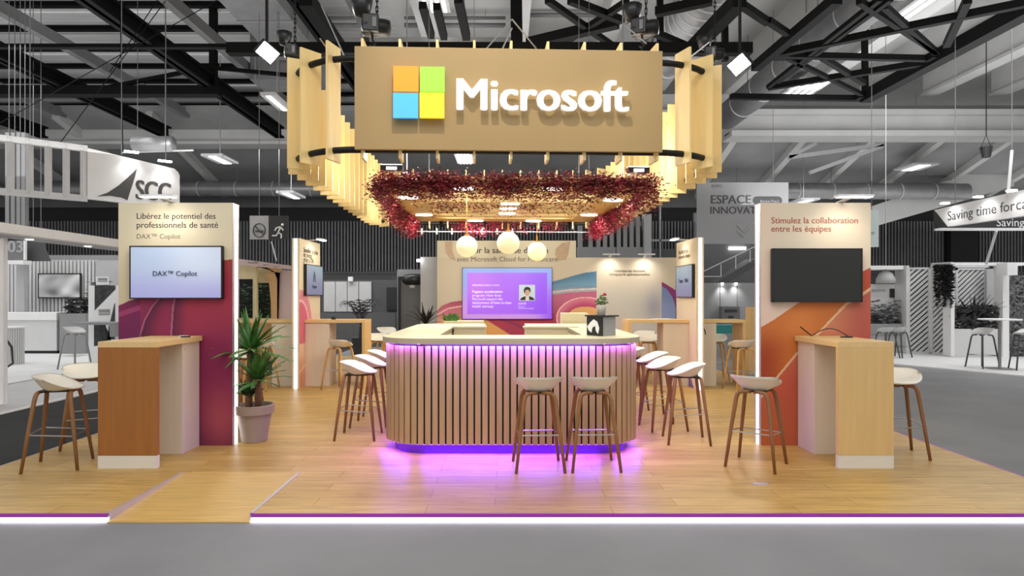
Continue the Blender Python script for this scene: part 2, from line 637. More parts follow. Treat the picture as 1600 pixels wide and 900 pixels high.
# ------------------------------------------------------------------ the stand's raised floor
PX0, PX1, PY0, PY1 = -4.44, 4.29, 4.41, 15.9
RX0, RX1, RY = -2.74, -1.75, 5.42
pf = struct('floor_platform', MB().prism([(PX0, PY0), (RX0, PY0), (RX0, RY), (RX1, RY), (RX1, PY0), (PX1, PY0), (PX1, PY1), (PX0, PY1)], GZ, 0), 'oak_floor')
for nm, a, b in (('left', PX0, RX0), ('right', RX1, PX1)):
    MB().box(a, b, PY0 - 0.012, PY0, -0.026, 0.002).build('edge_trim', 'fuchsia_trim', pf, world=True)
    MB().box(a, b, PY0 - 0.010, PY0, -0.056, -0.026).build('led_strip', 'led_floor', pf, world=True)
MB().box(PX0 - 0.012, PX0, PY0, PY1, -0.02, 0.002).build('edge_trim', 'alu_trim', pf, world=True)
MB().box(PX1, PX1 + 0.012, PY0, PY1, -0.02, 0.002).build('edge_trim', 'fuchsia_trim', pf, world=True)
MB().box(PX0 - 0.010, PX0, PY0, PY1, -0.045, -0.028).build('led_strip', 'stand_bright', pf, world=True)
rp = MB()
rp.add([(RX0 + 0.004, PY0 - 0.02, GZ), (RX1 - 0.004, PY0 - 0.02, GZ), (RX1 - 0.004, RY, GZ), (RX0 + 0.004, RY, GZ),
        (RX0 + 0.004, PY0 - 0.02, GZ + 0.008), (RX1 - 0.004, PY0 - 0.02, GZ + 0.008), (RX1 - 0.004, RY, 0.0), (RX0 + 0.004, RY, 0.0)],
       [(3, 2, 1, 0), (4, 5, 6, 7), (0, 1, 5, 4), (1, 2, 6, 5), (2, 3, 7, 6), (3, 0, 4, 7)])
ramp = rp.build('access_ramp', 'ramp_wood')
tag(ramp, 'sloping oak access ramp let into the front edge of the raised floor', 'ramp')
for xx in (RX0 - 0.012, RX1 - 0.012):
    MB().box(xx, xx + 0.024, PY0, RY, -0.056, 0.004).build('side_trim', 'alu_trim', ramp, world=True)
t = MB().box(1.965, 2.085, 5.06, 5.12, 0, 0.006).build('floor_socket', 'alu_trim')
tag(t, 'small flat metal cable outlet in the oak floor before the orange panel', 'floor outlet')

# ------------------------------------------------------------------ wall panels with printed artwork, lit edges and a lamp on top
PH = 2.43
CREAM, CREAM2 = hx('#e0d4b6'), hx('#cfbf9c')


def art_magenta(u, v):
    """crimson and purple petals below a cream sky"""
    px, py = 188 + u / 1.153 * 179, 318 + (PH - v) / PH * 377
    base = mixc(CREAM2, CREAM, sst(470, 330, py))
    top = poly_y([(188, 478), (205, 470), (222, 466), (270, 445), (330, 412), (348, 407), (367, 406)], px)
    if py < top:
        return base
    red, crim, mag, pur = hx('#a03a34'), hx('#9a2540'), hx('#781648'), hx('#480d3a')
    c = mixc(red, crim, sst(405, 450, py))
    c = mixc(c, mag, sst(470, 560, py) * 0.9)
    c = mixc(c, pur, sst(600, 700, py) * 0.7)
    if px > 300:
        c = mixc(c, hx('#c0565a'), 0.55 * math.exp(-((px - 345) / 30) ** 2 - ((py - 655) / 45) ** 2))
    # two petals: a dark fold left of each sweeping edge
    e1 = poly_y([(466, 252), (480, 240), (500, 229), (522, 222), (560, 216), (700, 210)], py)
    e2 = poly_y([(466, 276), (480, 273), (522, 270), (560, 266), (700, 255)], py)
    for e, wd in ((e1, 34), (e2, 26)):
        d = px - e
        if d < 0:
            c = mixc(hx('#82204f'), c, min(1, -d / wd))
        else:
            c = mixc(hx('#4c0d3c'), c, min(1, d / (wd * 0.9)))
        if abs(d) < 1.3:
            c = mixc(c, hx('#c8707c'), 0.6)
    if px < 222:
        c = mixc(c, hx('#5f1450'), 0.6)
        st = poly_y([(188, 492), (230, 478)], px)
        if abs(py - st) < 4:
            c = mixc(c, hx('#b8487a'), 0.5)
    return c


def art_orange(u, v):
    """an orange wave with a tan ribbon below a pale rosy sky"""
    px, py = 1187 + u / 1.10 * 171, 322 + (PH - v) / PH * 375
    sky = mixc(hx('#dccdb4'), hx('#d9c0b0'), sst(380, 480, py) * 0.8)
    sky = mixc(sky, hx('#dcb9a8'), sst(1230, 1187, px) * 0.3)
    top = poly_y([(1187, 514), (1205, 504), (1252, 472), (1300, 446), (1345, 428), (1360, 421)], px)
    if py < top:
        return sky
    rib = poly_y([(1187, 622), (1211, 593), (1241, 557), (1275, 525), (1320, 478), (1335, 470), (1360, 453)], px)
    if abs(py - rib) < 2.6:
        return hx('#dcb184')
    if py < rib:
        c = mixc(hx('#c06a2c'), hx('#9a3c1c'), sst(1240, 1190, px) * sst(500, 560, py))
        c = mixc(c, hx('#cc7a38'), math.exp(-((px - 1250) / 25) ** 2 - ((py - 505) / 22) ** 2))
        c = mixc(c, hx('#b5482e'), sst(1300, 1355, px))
        return c
    c = mixc(hx('#c8805c'), hx('#b9503c'), sst(470, 620, py))
    c = mixc(c, hx('#b14440'), sst(1290, 1350, px) * 0.7)
    c = mixc(c, hx('#b0582c'), sst(1290, 1200, px) * sst(560, 690, py))
    return c


def art_pink(u, v):
    """a pink disc on a peach ground (u runs away from the camera)"""
    z = v
    base = mixc(hx('#e3bfa4'), CREAM, sst(0.9, 1.35, z))
    r = math.hypot(u - 0.05, (z - 0.98) / 1.0)
    if r < 0.62 and z > 0.72:
        base = mixc(hx('#c95f78'), hx('#d98d9a'), sst(0.3, 0.6, r))
        if abs(r - 0.44) < 0.02:
            base = hx('#ecc4c4')
    elif z < 0.72:
        base = mixc(hx('#dc9a78'), hx('#e3bfa4'), sst(0.2, 0.75, z))
        if abs(z - 0.25 - 0.35 * u) < 0.015:
            base = hx('#efd3bc')
    return base


def art_violet(u, v):
    """pale rosy ground with a violet sweep near the floor"""
    z = v
    base = mixc(hx('#d9bdb8'), CREAM, sst(0.7, 1.5, z))
    if z < 0.95 - 0.9 * u:
        base = mixc(hx('#6d4f8c'), hx('#b58ca8'), sst(0.0, 0.9, z))
    return base


def lamp_on_top(root, p, toward, face_drop, warm, power):
    """a flat white arm lamp that washes the panel's face"""
    p, d = Vector(p), Vector(toward)
    q = p + d * 0.24
    lm = MB().bar(p - d * 0.06 + Vector((0, 0, 0.008)), q + Vector((0, 0, 0.03)), 0.045, 0.014).build('lamp_arm', 'stand_white', root, world=True)
    side = Vector((d.y, -d.x, 0))
    MB().bar(q + Vector((0, 0, 0.03)) - side * 0.17, q + Vector((0, 0, 0.03)) + side * 0.17, 0.09, 0.022).build('lamp_head', 'stand_bright', root, world=True)
    MB().bar(q + Vector((0, 0, 0.017)) - side * 0.16, q + Vector((0, 0, 0.017)) + side * 0.16, 0.07, 0.004).build('lamp_diffuser', 'lamp_glow', root, world=True)
    spot('display_lamp_light', q + d * 0.06, p - d * 0.06 + Vector((0, 0, -face_drop)), power, warm, 125, 1.0, 0.12)


LW = (1.0, 0.93, 0.80)
YP = 6.41
# the purple panel, left
r = thing('display_board', 'tall cream panel with crimson and purple petals behind the left high table', 'display panel', (-3.30, YP, 0))
MB().box(-3.876, -2.735, YP, YP + 0.15, 0, PH).build('board', 'cream_panel', r, world=True)
printed('printed_face', (-3.876, YP - 0.003, 0.0), 1.141, PH, art_magenta, 'print', r, step=0.006)
MB().box(-2.735, -2.730, YP + 0.045, YP + 0.115, 0.0, PH - 0.01).build('led_strip', 'led_white', r, world=True)
MB().box(-2.735, -2.732, YP, YP + 0.045, 0.0, PH).box(-2.735, -2.732, YP + 0.115, YP + 0.15, 0.0, PH).build('edge_profile', 'alu_trim', r, world=True)
text('Libérez le potentiel des', W(214, 342, YP), width=123 * YP / F, m='ink', parent=r, bold=0.008)
text('professionnels de santé', W(214, 356, YP), width=127 * YP / F, m='ink', parent=r, bold=0.008)
text('DAX™ Copilot', W(214, 373, YP), width=68 * YP / F, m='ink_soft', parent=r)
lamp_on_top(r, (-3.35, YP, PH), (0, -1, 0), 0.6, LW, 13)
# the orange panel, right
r = thing('display_board', 'tall cream panel with an orange wave behind the right high table', 'display panel', (3.1, YP, 0))
MB().box(2.557, 3.655, YP, YP + 0.15, 0, PH).build('board', 'cream_panel', r, world=True)
printed('printed_face', (2.557, YP - 0.003, 0.0), 1.098, PH, art_orange, 'print', r, step=0.006)
MB().box(2.552, 2.557, YP + 0.045, YP + 0.115, 0.0, PH - 0.01).build('led_strip', 'led_white', r, world=True)
MB().box(2.554, 2.557, YP, YP + 0.045, 0.0, PH).box(2.554, 2.557, YP + 0.115, YP + 0.15, 0.0, PH).build('edge_profile', 'alu_trim', r, world=True)
text('Stimulez la collaboration', W(1205, 349, YP), width=135 * YP / F, m='ink_brick', parent=r, bold=0.008)
text('entre les équipes', W(1205, 362, YP), width=93 * YP / F, m='ink_brick', parent=r, bold=0.008)
lamp_on_top(r, (3.36, YP, PH), (0, -1, 0), 0.6, LW, 13)
# the two panels that stand edge-on, further back
r = thing('display_board', 'cream panel seen edge-on with a lit edge, beyond the potted yucca', 'display panel', (-3.39, 10.9, 0))
MB().box(-3.45, -3.335, 10.34, 11.5, 0, PH).build('board', 'cream_panel', r, world=True)
printed('printed_face', (-3.332, 10.34, 0), 1.16, PH, art_pink, 'print', r, xd=(0, 1, 0), step=0.02)
MB().box(-3.42, -3.365, 10.337, 10.34, 0, PH - 0.01).build('led_strip', 'led_white', r, world=True)
for zz, tx, sc in ((2.22, 'Simplifiez la prise', 0.8), (2.14, 'de notes', 0.45), (2.06, 'grâce à l’IA', 0.55)):
    text(tx, (-3.332, 10.55, zz), width=sc, xd=(0, 1, 0), m='ink_soft', parent=r)
lamp_on_top(r, (-3.39, 10.95, PH), (1, 0, 0), 0.5, LW, 14)
r = thing('display_board', 'cream panel seen edge-on with a lit edge, beyond the right side of the counter', 'display panel', (3.1, 10.9, 0))
MB().box(3.045, 3.16, 10.2, 11.4, 0, PH).build('board', 'cream_panel', r, world=True)
printed('printed_face', (3.042, 11.4, 0), 1.2, PH, art_violet, 'print', r, xd=(0, -1, 0), step=0.02)
MB().box(3.075, 3.13, 10.197, 10.2, 0, PH - 0.01).build('led_strip', 'led_white', r, world=True)
for zz, tx, sc in ((2.22, 'Accélérez la', 0.55), (2.14, 'recherche clinique', 0.7)):
    text(tx, (3.042, 11.25, zz), width=sc, xd=(0, -1, 0), m='ink_soft', parent=r)
lamp_on_top(r, (3.1, 10.85, PH), (-1, 0, 0), 0.5, LW, 14)


# ------------------------------------------------------------------ wall screens
def screen(root_label, o, w, h, xd, face, cat='screen', bez=0.012, th=0.05, name='wall_screen'):
    """a flat screen; o is the lower left corner of its front, xd points right"""
    o, xd = Vector(o), Vector(xd)
    n = xd.cross(Vector((0, 0, 1)))
    r = thing(name, root_label, cat, o + xd * (w / 2) - n * (th / 2), math.atan2(xd.y, xd.x))
    mb = MB()
    mb.extrude([(0, 0), (w, 0), (w, h), (0, h)], o - n * th, xd, (0, 0, 1), th - 0.004)
    mb.build('housing', 'black_plastic', r, world=True, bevel=0.004)
    q = MB()
    for (a, b, c, d) in ((0, 0, w, bez), (0, h - bez, w, h), (0, 0, bez, h), (w - bez, 0, w, h)):
        q.extrude([(a, b), (c, b), (c, d), (a, d)], o - n * 0.004, xd, (0, 0, 1), 0.004)
    q.build('bezel', 'black_plastic', r, world=True)
    if callable(face):
        printed('display', o + xd * bez + Vector((0, 0, bez)) - n * 0.003, w - 2 * bez, h - 2 * bez, face, 'screen_print', r, xd=xd, step=0.015)
    else:
        MB().extrude([(bez, bez), (w - bez, bez), (w - bez, h - bez), (bez, h - bez)], o - n * 0.0045, xd, (0, 0, 1), 0.0015).build('display', face, r, world=True)
    return r


def lilac_face(u, v):
    return mixc(hx('#9a9ccb'), mixc(hx('#a3b2cb'), hx('#b9c4d6'), sst(0.2, 0.7, u)), sst(0.0, 0.35, v))


YS = YP - 0.06
r = screen('lit wall screen showing DAX Copilot on pale blue', W(202, 467, YS), 145 * YS / F, 83 * YS / F, (1, 0, 0), lilac_face)
text('DAX™ Copilot', W(239, 431, YS), width=69 * YS / F, m='ink_blue', parent=r, name='screen_text')
r = screen('dark switched-off wall screen on the orange panel', W(1207, 472, YS), 141 * YS / F, 84 * YS / F, (1, 0, 0), 'screen_off')


def steel_face(u, v):
    return mixc(hx('#6d7497'), hx('#7f94a6'), sst(0.0, 0.5, v))


r = screen('slim blue-grey screen with a flame mark, on the edge-on panel beyond the yucca', (-3.28, 10.55, 1.505), 0.95, 0.52, (0, 1, 0), steel_face)
fl = MB()
for sgn in (-1, 1):
    fl.extrude([(0, 0.17), (sgn * 0.045, 0.08), (sgn * 0.07, 0.0), (sgn * 0.05, -0.02), (sgn * 0.03, 0.03), (sgn * 0.012, 0.09)], (-3.279, 10.98, 1.75), (0, 1, 0), (0, 0, 1), 0.002)
fl.build('flame_mark', 'ink_blue', r, world=True)
text('Dragon', (-3.279, 10.86, 1.63), width=0.24, xd=(0, 1, 0), m='ink_blue', parent=r, name='screen_text')
r = screen('slim blue screen on the edge-on panel right of the counter', (2.99, 11.25, 1.47), 0.98, 0.54, (0, -1, 0), steel_face)
text('Teams', (2.989, 11.05, 1.72), width=0.26, xd=(0, -1, 0), m='ink_blue', parent=r, name='screen_text')
text('Web', (2.989, 10.68, 1.72), width=0.2, xd=(0, -1, 0), m='ink_blue', parent=r, name='screen_text')

# ------------------------------------------------------------------ the rear wall of the stand
YR = 15.5


def art_rear(u, v):
    """u from the left end (px 683), v from the floor"""
    px, py = 683 + u * F / YR, CY + (EYE - v) * F / YR
    sky = mixc(hx('#c9bda8'), hx('#dccfb4'), sst(520, 400, py))
    if px > 932 and px < 1034:
        c = mixc(hx('#dcd0bc'), hx('#c9c4ba'), sst(430, 480, py))
        c = mixc(c, hx('#d3a9a4'), sst(475, 540, py) * sst(1000, 930, px) + sst(500, 560, py) * 0.5)
        c = mixc(c, hx('#8f8da6'), 0.7 * math.exp(-((px - 1022) / 14) ** 2 - ((py - 480) / 22) ** 2))
        return c
    if px >= 1034:
        if py < 440 + (px - 1034) * 0.62:
            return sky
        if math.hypot((px - 1022) / 34, (py - 490) / 46) < 1:
            return mixc(hx('#8a97c0'), hx('#6f86ae'), sst(490, 450, py))
        return mixc(hx('#8a2e6a'), hx('#4f2f80'), sst(450, 500, py))
    if px < 725:
        top = poly_y([(683, 486), (690, 478), (705, 472), (725, 469)], px)
        if py < top:
            return sky
        c = mixc(hx('#b04a68'), hx('#cf7286'), sst(470, 490, py))
        l2 = poly_y([(683, 492), (700, 482), (725, 478)], px)
        if abs(py - l2) < 1.1:
            c = hx('#eac0c0')
        return mixc(c, hx('#dba27c'), sst(490, 503, py))
    if px < 866 and py > 490:
        dg = 500 + (px - 757) * 0.62
        if px < 840 and py > dg - 2 and px < 835:
            return hx('#e0a561')
        c = mixc(hx('#b33258'), hx('#a82a50'), sst(760, 820, px))
        st = poly_y([(757, 490), (800, 505), (860, 530)], px)
        if abs(py - st) < 1.6:
            c = mixc(c, hx('#4c2a70'), 0.6)
        return c
    if px >= 860:
        wave = poly_y([(860, 441), (875, 437), (895, 431), (915, 426), (932, 424)], px)
        if py < wave:
            return sky
        w2 = poly_y([(860, 449), (890, 446), (932, 447)], px)
        if py < w2:
            return mixc(hx('#4f7fa2'), hx('#6f9cb8'), sst(wave, w2, py))
        w3 = poly_y([(860, 461), (890, 457), (932, 455)], px)
        if py < w3:
            c = mixc(hx('#6f93b0'), hx('#a9aab4'), sst(w2, w3, py))
            if abs(py - (w3 - 4)) < 1:
                c = hx('#d8cfc6')
            return c
        # the rosy bowl
        bowl = math.hypot((px - 915) / 46, (py - 497) / 33)
        if bowl < 1:
            c = mixc(hx('#b63c6c'), hx('#d77a92'), sst(0.55, 1.0, bowl))
            if bowl > 0.955:
                c = hx('#efc3c0')
            if math.hypot((px - 915) / 26, (py - 492) / 13) < 1:
                c = hx('#e3ac6f')
            return c
        return mixc(hx('#c06486'), hx('#a03a62'), sst(460, 500, py))
    return sky


r = thing('exhibition_wall', 'cream rear wall with pink and blue waves and a taller middle bay', 'wall panel', (0.8, YR, 0))
xa, xb, xc = (683 - CX) * YR / F, (900 - CX) * YR / F, 4.15
zt, zl = EYE + 86 * YR / F, EYE + 59.5 * YR / F
MB().box(xa, xb, YR, YR + 0.2, 0, zt).build('tall_board', 'cream_panel', r, world=True)
MB().box(xb, xc, YR, YR + 0.2, 0, zl).build('low_board', 'cream_panel', r, world=True)
printed('printed_face', (xa, YR - 0.004, 0), xc - xa, zl, art_rear, 'print', r, step=0.013)
MB().box(xa, xb, YR - 0.004, YR, zl, zt).build('head_board', 'cream_panel', r, world=True)
text('Bâtir la santé de demain', W(728, 395.5, YR - 0.004), width=128 * YR / F, m='ink', parent=r, bold=0.01)
text('avec Microsoft Cloud for Healthcare', W(714, 408.5, YR - 0.004), width=157 * YR / F, m='ink_soft', parent=r)
text('Valorisez les données', W(959, 425, YR - 0.006), width=49 * YR / F, m='ink_soft', parent=r, bold=0.01)
text('cliniques & opérationnelles', W(952, 430.5, YR - 0.006), width=63 * YR / F, m='ink_soft', parent=r, bold=0.01)
for px in (952, 1006):
    p = W(px, 402.5, YR)
    MB().bar(p, p + Vector((0, -0.3, 0.06)), 0.05, 0.03).build('lamp_arm', 'stand_white', r, world=True)
    MB().bar(p + Vector((-0.2, -0.3, 0.06)), p + Vector((0.2, -0.3, 0.06)), 0.08, 0.03).build('lamp_head', 'stand_bright', r, world=True)
    spot('display_lamp_light', p + Vector((0, -0.3, 0.02)), p + Vector((0, 0.0, -0.6)), 20, LW, 130, 1.0, 0.05)
# two brownish shapes near the top of the tall bay
for pts, c in (([(695, 377), (707, 377), (707, 392), (713, 408), (704, 405), (696, 395)], '#cdb392'),
               ([(869, 388), (878, 380), (891, 377), (888, 398), (884, 406), (872, 408), (867, 398)], '#cdb392')):
    q = [((x - CX) * YR / F, EYE - (y - CY) * YR / F) for x, y in pts]
    MB().extrude(q, (0, YR - 0.006, 0), (1, 0, 0), (0, 0, 1), 0.001).build('brown_shape', mat('brown_tan', c, 0.6, noise=0.08), r, world=True)


def violet_face(u, v):
    w, h = 2.17, 1.22
    if u < 0.11 or v < 0.11 or v > h - 0.11 or u > w - 0.14:
        c = mixc(hx('#b98be0'), hx('#7d9be0'), sst(0.1, 1.1, v))
        return mixc(c, hx('#8a4fe8'), sst(w - 0.5, w, u) * sst(h, 0.2, v))
    c = mixc(hx('#9a5cf0'), hx('#b36bea'), math.exp(-((u - 0.3) / 0.6) ** 2 - ((v - 0.8) / 0.5) ** 2))
    return mixc(c, hx('#7a3fe8'), sst(1.2, 2.0, u) * 0.6)


YB = YR - 0.08
r = screen('large violet presentation screen on the rear wall', W(722, 499, YB), 141 * YB / F, 81 * YB / F, (1, 0, 0), violet_face)
for s_, y, w_ in (('MERCREDI 22/05 À 11H15', 447, 42), ('Pegasus acceleration', 457.5, 47), ('program: How does', 463.3, 45), ('Microsoft support the', 469, 47),
                  ('deployment of best in-class', 474.8, 61), ('health startups', 480.4, 33)):
    text(s_, W(738, y, YB), width=w_ * YB / F, m='ink_white', parent=r, name='screen_text', bold=0.02 if 'Peg' in s_ else 0.0)
for s_, y, w_ in (('INVITÉ', 476, 12), ('Directeur', 480, 10), ('Cercle santé et innovation', 482.5, 24)):
    text(s_, W(810, y, YB), width=w_ * YB / F, m='ink_white', parent=r, name='screen_text')
YQ = YB - 0.002
MB().extrude([((x - CX) * YQ / F, EYE - (y - CY) * YQ / F) for x, y in ((811, 470), (836, 470), (836, 445), (811, 445))], (0, YQ, 0), (1, 0, 0), (0, 0, 1), 0.001).build('portrait_ground', mat('portrait_ground', '#b9ccd2', 0.5, emit=0.3), r, world=True)


def flat(pts, dy, name, m, par):
    q = [((x - CX) * YQ / F, EYE - (y - CY) * YQ / F) for x, y in pts]
    return MB().extrude(q, (0, YQ - dy, 0), (1, 0, 0), (0, 0, 1), 0.001).build(name, m, par, world=True)


mat('portrait_suit', '#2a2a30', 0.6, noise=0.05)
mat('portrait_skin', '#d9b09a', 0.6, noise=0.05)
mat('portrait_shirt', '#e8dfe2', 0.6, noise=0.03)
flat([(812, 469), (836, 469), (833, 465), (828, 463), (820, 463), (815, 465)], 0.002, 'portrait_suit', 'portrait_suit', r)
flat([(821, 469), (827, 469), (826.5, 462), (821.5, 462)], 0.003, 'portrait_shirt', 'portrait_shirt', r)
flat([(823.7 + 3.6 * math.cos(a), 456.5 - 6 * math.sin(a)) for a in [i * PI / 8 for i in range(16)]], 0.004, 'portrait_face', 'portrait_skin', r)
flat([(818.8, 458), (818.4, 452), (821, 448.6), (825, 448.2), (828.4, 450), (829.2, 455), (828.2, 458), (827, 454), (824, 452.5), (821, 454), (820, 458)], 0.005, 'portrait_hair', 'portrait_suit', r)

# ------------------------------------------------------------------ the round-cornered bar counter
def rrect(x0, x1, y0, y1, rf, rb, n=8):
    """rounded rectangle, anticlockwise, front corners rf and back corners rb"""
    pts = []
    for cx_, cy_, r_, a0 in ((x1 - rf, y0 + rf, rf, -PI / 2), (x1 - rb, y1 - rb, rb, 0), (x0 + rb, y1 - rb, rb, PI / 2), (x0 + rf, y0 + rf, rf, PI)):
        for i in range(n + 1):
            a = a0 + PI / 2 * i / n
            pts.append((cx_ + r_ * math.cos(a), cy_ + r_ * math.sin(a)))
    return pts


def along(pts, step, closed=True):
    """points and directions at even steps along an outline"""
    P = [Vector((x, y, 0)) for x, y in pts]
    if closed:
        P.append(P[0])
    seg = [(a, b, (b - a).length) for a, b in zip(P, P[1:]) if (b - a).length > 1e-6]
    L = sum(s_[2] for s_ in seg)
    n = round(L / step)
    out, d, k, acc = [], 0.0, 0, 0.0
    for i in range(n):
        t_ = L * i / n
        while k < len(seg) - 1 and acc + seg[k][2] < t_:
            acc += seg[k][2]
            k += 1
        a, b, l_ = seg[k]
        out.append((a + (b - a) * ((t_ - acc) / l_), (b - a) / l_))
    return out


KX0, KX1, KY0, KY1, KH = -1.19, 1.30, 6.0, 9.15, 1.10
OPL, OPR, BACKY, LEG = -0.28, 0.27, 8.2, 0.52
counter = thing('bar_counter', 'round-cornered slatted bar counter glowing violet in the middle of the stand', 'counter', (0.055, 7.5, 0))


def ring_shape(off, z0, z1, rf=0.42, rb=0.3, inner=LEG, mb=None):
    """a counter-shaped band with a gap in its back side"""
    mb = mb or MB()
    x0, x1, y0, y1 = KX0 - off, KX1 + off, KY0 - off, KY1 + off
    ob = rrect(x0, x1, y0, y1, rf + off, rb + off)
    # outer boundary from the right side of the gap round the front to the left side
    n = 9
    outer = [(OPR, y1)]
    back_r = ob[n:2 * n][::-1]
    outer = [(OPR, y1)] + back_r + ob[0:n][::-1] + ob[3 * n:4 * n][::-1] + ob[2 * n:3 * n][::-1] + [(OPL, y1)]
    xi0, xi1, yi0, yi1 = x0 + off + inner, x1 - off - inner, y0 + off + inner, BACKY
    inn = [(OPL, yi1), (xi0, yi1), (xi0, yi0), (xi1, yi0), (xi1, yi1), (OPR, yi1)]
    return outer, inn


def ngon_prism(outer, inn, z0, z1):
    mb = MB()
    mb.prism((outer + inn)[::-1], z0, z1)
    return mb


o_, i_ = ring_shape(-0.03, 0, 0)
ngon_prism(o_, i_, 0.1, KH - 0.05).build('carcass', 'counter_top', counter, world=True)


def band(off, z0, z1, th, nm, m):
    q = rrect(KX0 - off, KX1 + off, KY0 - off, KY1 + off, 0.42 + off, 0.3 + off)
    n = 9
    path = q[n:2 * n][::-1] + q[0:n][::-1] + q[3 * n:][::-1] + q[2 * n:3 * n][::-1]
    mb = MB()
    for a, b in zip(path, path[1:]):
        mb.bar((a[0], a[1], (z0 + z1) / 2), (b[0], b[1], (z0 + z1) / 2), th, z1 - z0)
    return mb.build(nm, m, counter, world=True)


band(-0.027, 0.1, KH - 0.05, 0.004, 'dark_backing', 'slat_backing')
o_, i_ = ring_shape(-0.09, 0, 0)
ngon_prism(o_, i_, 0.0, 0.1).build('plinth', 'plinth_violet', counter, world=True)
o_, i_ = ring_shape(0.035, 0, 0)
ngon_prism(o_, i_, KH - 0.042, KH - 0.002).build('top_edge', 'counter_edge', counter, world=True)
ngon_prism(o_, i_, KH - 0.002, KH).build('worktop', 'counter_top', counter, world=True)
sl = MB()
for p, d in along(rrect(KX0, KX1, KY0, KY1, 0.42, 0.3, 16), 0.0672):
    if p.y > KY1 - 0.02 and OPL < p.x < OPR:
        continue
    nrm = Vector((d.y, -d.x, 0))
    sl.obox(p - nrm * 0.011 + Vector((0, 0, (0.1 + KH - 0.075) / 2)), (0.0505, 0.022, KH - 0.175), rot=math.atan2(d.y, d.x))
sl.build('slatted_cladding', 'slat_wood', counter, world=True)
# violet light strips under the worktop and under the cladding
band(0.034, KH - 0.054, KH - 0.040, 0.004, 'lip', 'counter_edge')
band(0.004, KH - 0.047, KH - 0.043, 0.008, 'led_strip', 'led_violet')
band(-0.055, 0.090, 0.098, 0.012, 'led_strip', 'led_violet')
VIO = (0.17, 0.035, 1.0)
VIO2 = (0.34, 0.10, 1.0)
# the strips' own light: along the front and both sides, under the worktop and at the plinth
area('counter_strip_light', (0.055, KY0 - 0.026, KH - 0.05), 1.62, 24, VIO2, rot=(math.radians(18), 0, 0), size_y=0.012)
area('counter_strip_light', (0.055, KY0 + 0.02, 0.097), 1.66, 21, VIO, rot=(math.radians(-38), 0, 0), size_y=0.03)
area('counter_strip_light', (0.055, KY0 + 0.0, 0.097), 1.66, 0.9, VIO, rot=(math.radians(35), 0, 0), size_y=0.03)
for sx, xx in ((-1, KX0), (1, KX1)):
    area('counter_strip_light', (xx + sx * 0.0, 7.63, 0.097), 2.35, 7, VIO, rot=(math.radians(-38), 0, -sx * PI / 2 * -1), size_y=0.03)
    area('counter_strip_light', (xx + sx * 0.024, 7.63, KH - 0.05), 2.3, 14, VIO2, rot=(0, 0, PI / 2), size_y=0.012)
    ccx, ccy = (KX0 + 0.42 if sx < 0 else KX1 - 0.42), KY0 + 0.42
    for an in (22.5, 67.5):
        a_ = math.radians(an)
        area('counter_strip_light', (ccx + sx * 0.43 * math.sin(a_), ccy - 0.43 * math.cos(a_), KH - 0.052), 0.28, 4, VIO2, rot=(0, 0, sx * a_), size_y=0.012)
    cxn = KX0 + 0.114 if sx < 0 else KX1 - 0.114
    area('counter_strip_light', (cxn + sx * -0.02, KY0 + 0.134, 0.097), 0.4, 4, VIO, rot=(math.radians(-38), 0, sx * PI / 4), size_y=0.03)
# low white cupboards inside and behind the counter's back side
t = MB().box(-0.90, -0.32, 9.28, 9.6, 0, 1.13).build('planter_box', 'counter_top', bevel=0.004)
tag(t, 'pale planter box with low green sprigs behind the counter, left of the gap', 'planter')
r = t
sp = MB()
for k in range(90):
    bx_, by_ = random.uniform(-0.88, -0.72), random.uniform(9.32, 9.55)
    h_ = random.uniform(0.05, 0.13)
    lx, ly = random.uniform(-0.05, 0.05), random.uniform(-0.03, 0.03)
    sp.add([(bx_ - 0.008, by_, 1.125), (bx_ + 0.008, by_, 1.125), (bx_ + lx + 0.012, by_ + ly, 1.125 + h_ * 0.6), (bx_ + lx * 2, by_ + ly, 1.125 + h_), (bx_ + lx - 0.012, by_ + ly, 1.125 + h_ * 0.6)], [(0, 1, 2, 3, 4)])
sp.build('sprigs', 'leaf_green', r, world=True, fix=False)
t = MB().box(0.82, 1.20, 9.28, 9.62, 0, 1.245).build('storage_box', 'counter_top', bevel=0.004)
tag(t, 'taller pale box behind the counter, right of the gap', 'storage box')
t = MB().box(0.24, 0.90, 8.02, 8.18, 0, 1.09).box(0.22, 0.92, 8.0, 8.19, 1.09, 1.115).build('back_cupboard', 'counter_top', bevel=0.003)
tag(t, 'low cream back cupboard inside the counter, right of the gap', 'cupboard')
t = MB().box(-1.0 + 0.35, -0.26, 8.02, 8.18, 0, 1.09).box(-1.0 + 0.33, -0.24, 8.0, 8.19, 1.09, 1.115).build('back_cupboard', 'counter_top', bevel=0.003)
tag(t, 'low cream back cupboard inside the counter, left of the gap', 'cupboard')

# machine and flower pot on the counter
r = thing('drinks_dispenser', 'small black and grey dispenser with a white emblem standing on the counter', 'dispenser', (0.92, 6.42, KH), math.radians(38))
MB().box(-0.02, 0.16, -0.10, 0.10, 0, 0.19).build('body', 'stand_grey', r, bevel=0.004)
MB().box(-0.05, -0.02, -0.10, 0.10, 0, 0.19).build('front', 'black_plastic', r, bevel=0.003)
MB().box(-0.06, 0.19, -0.12, 0.12, 0.19, 0.205).build('lid', 'black_plastic', r, bevel=0.003)
MB().extrude([(-0.09, 0.09), (-0.05, 0.13), (0.0, 0.165), (0.05, 0.14), (0.075, 0.08), (0.06, 0.02), (0.03, 0.05), (0.02, 0.1), (-0.02, 0.08), (-0.03, 0.03), (-0.07, 0.05)], (-0.0505, 0, 0), (0, -1, 0), (0, 0, 1), 0.002).build('emblem', 'stand_bright', r)
r = thing('flower_pot', 'white pot with a small red-flowered plant standing on the dispenser', 'potted plant', (0.965, 6.46, KH + 0.205))
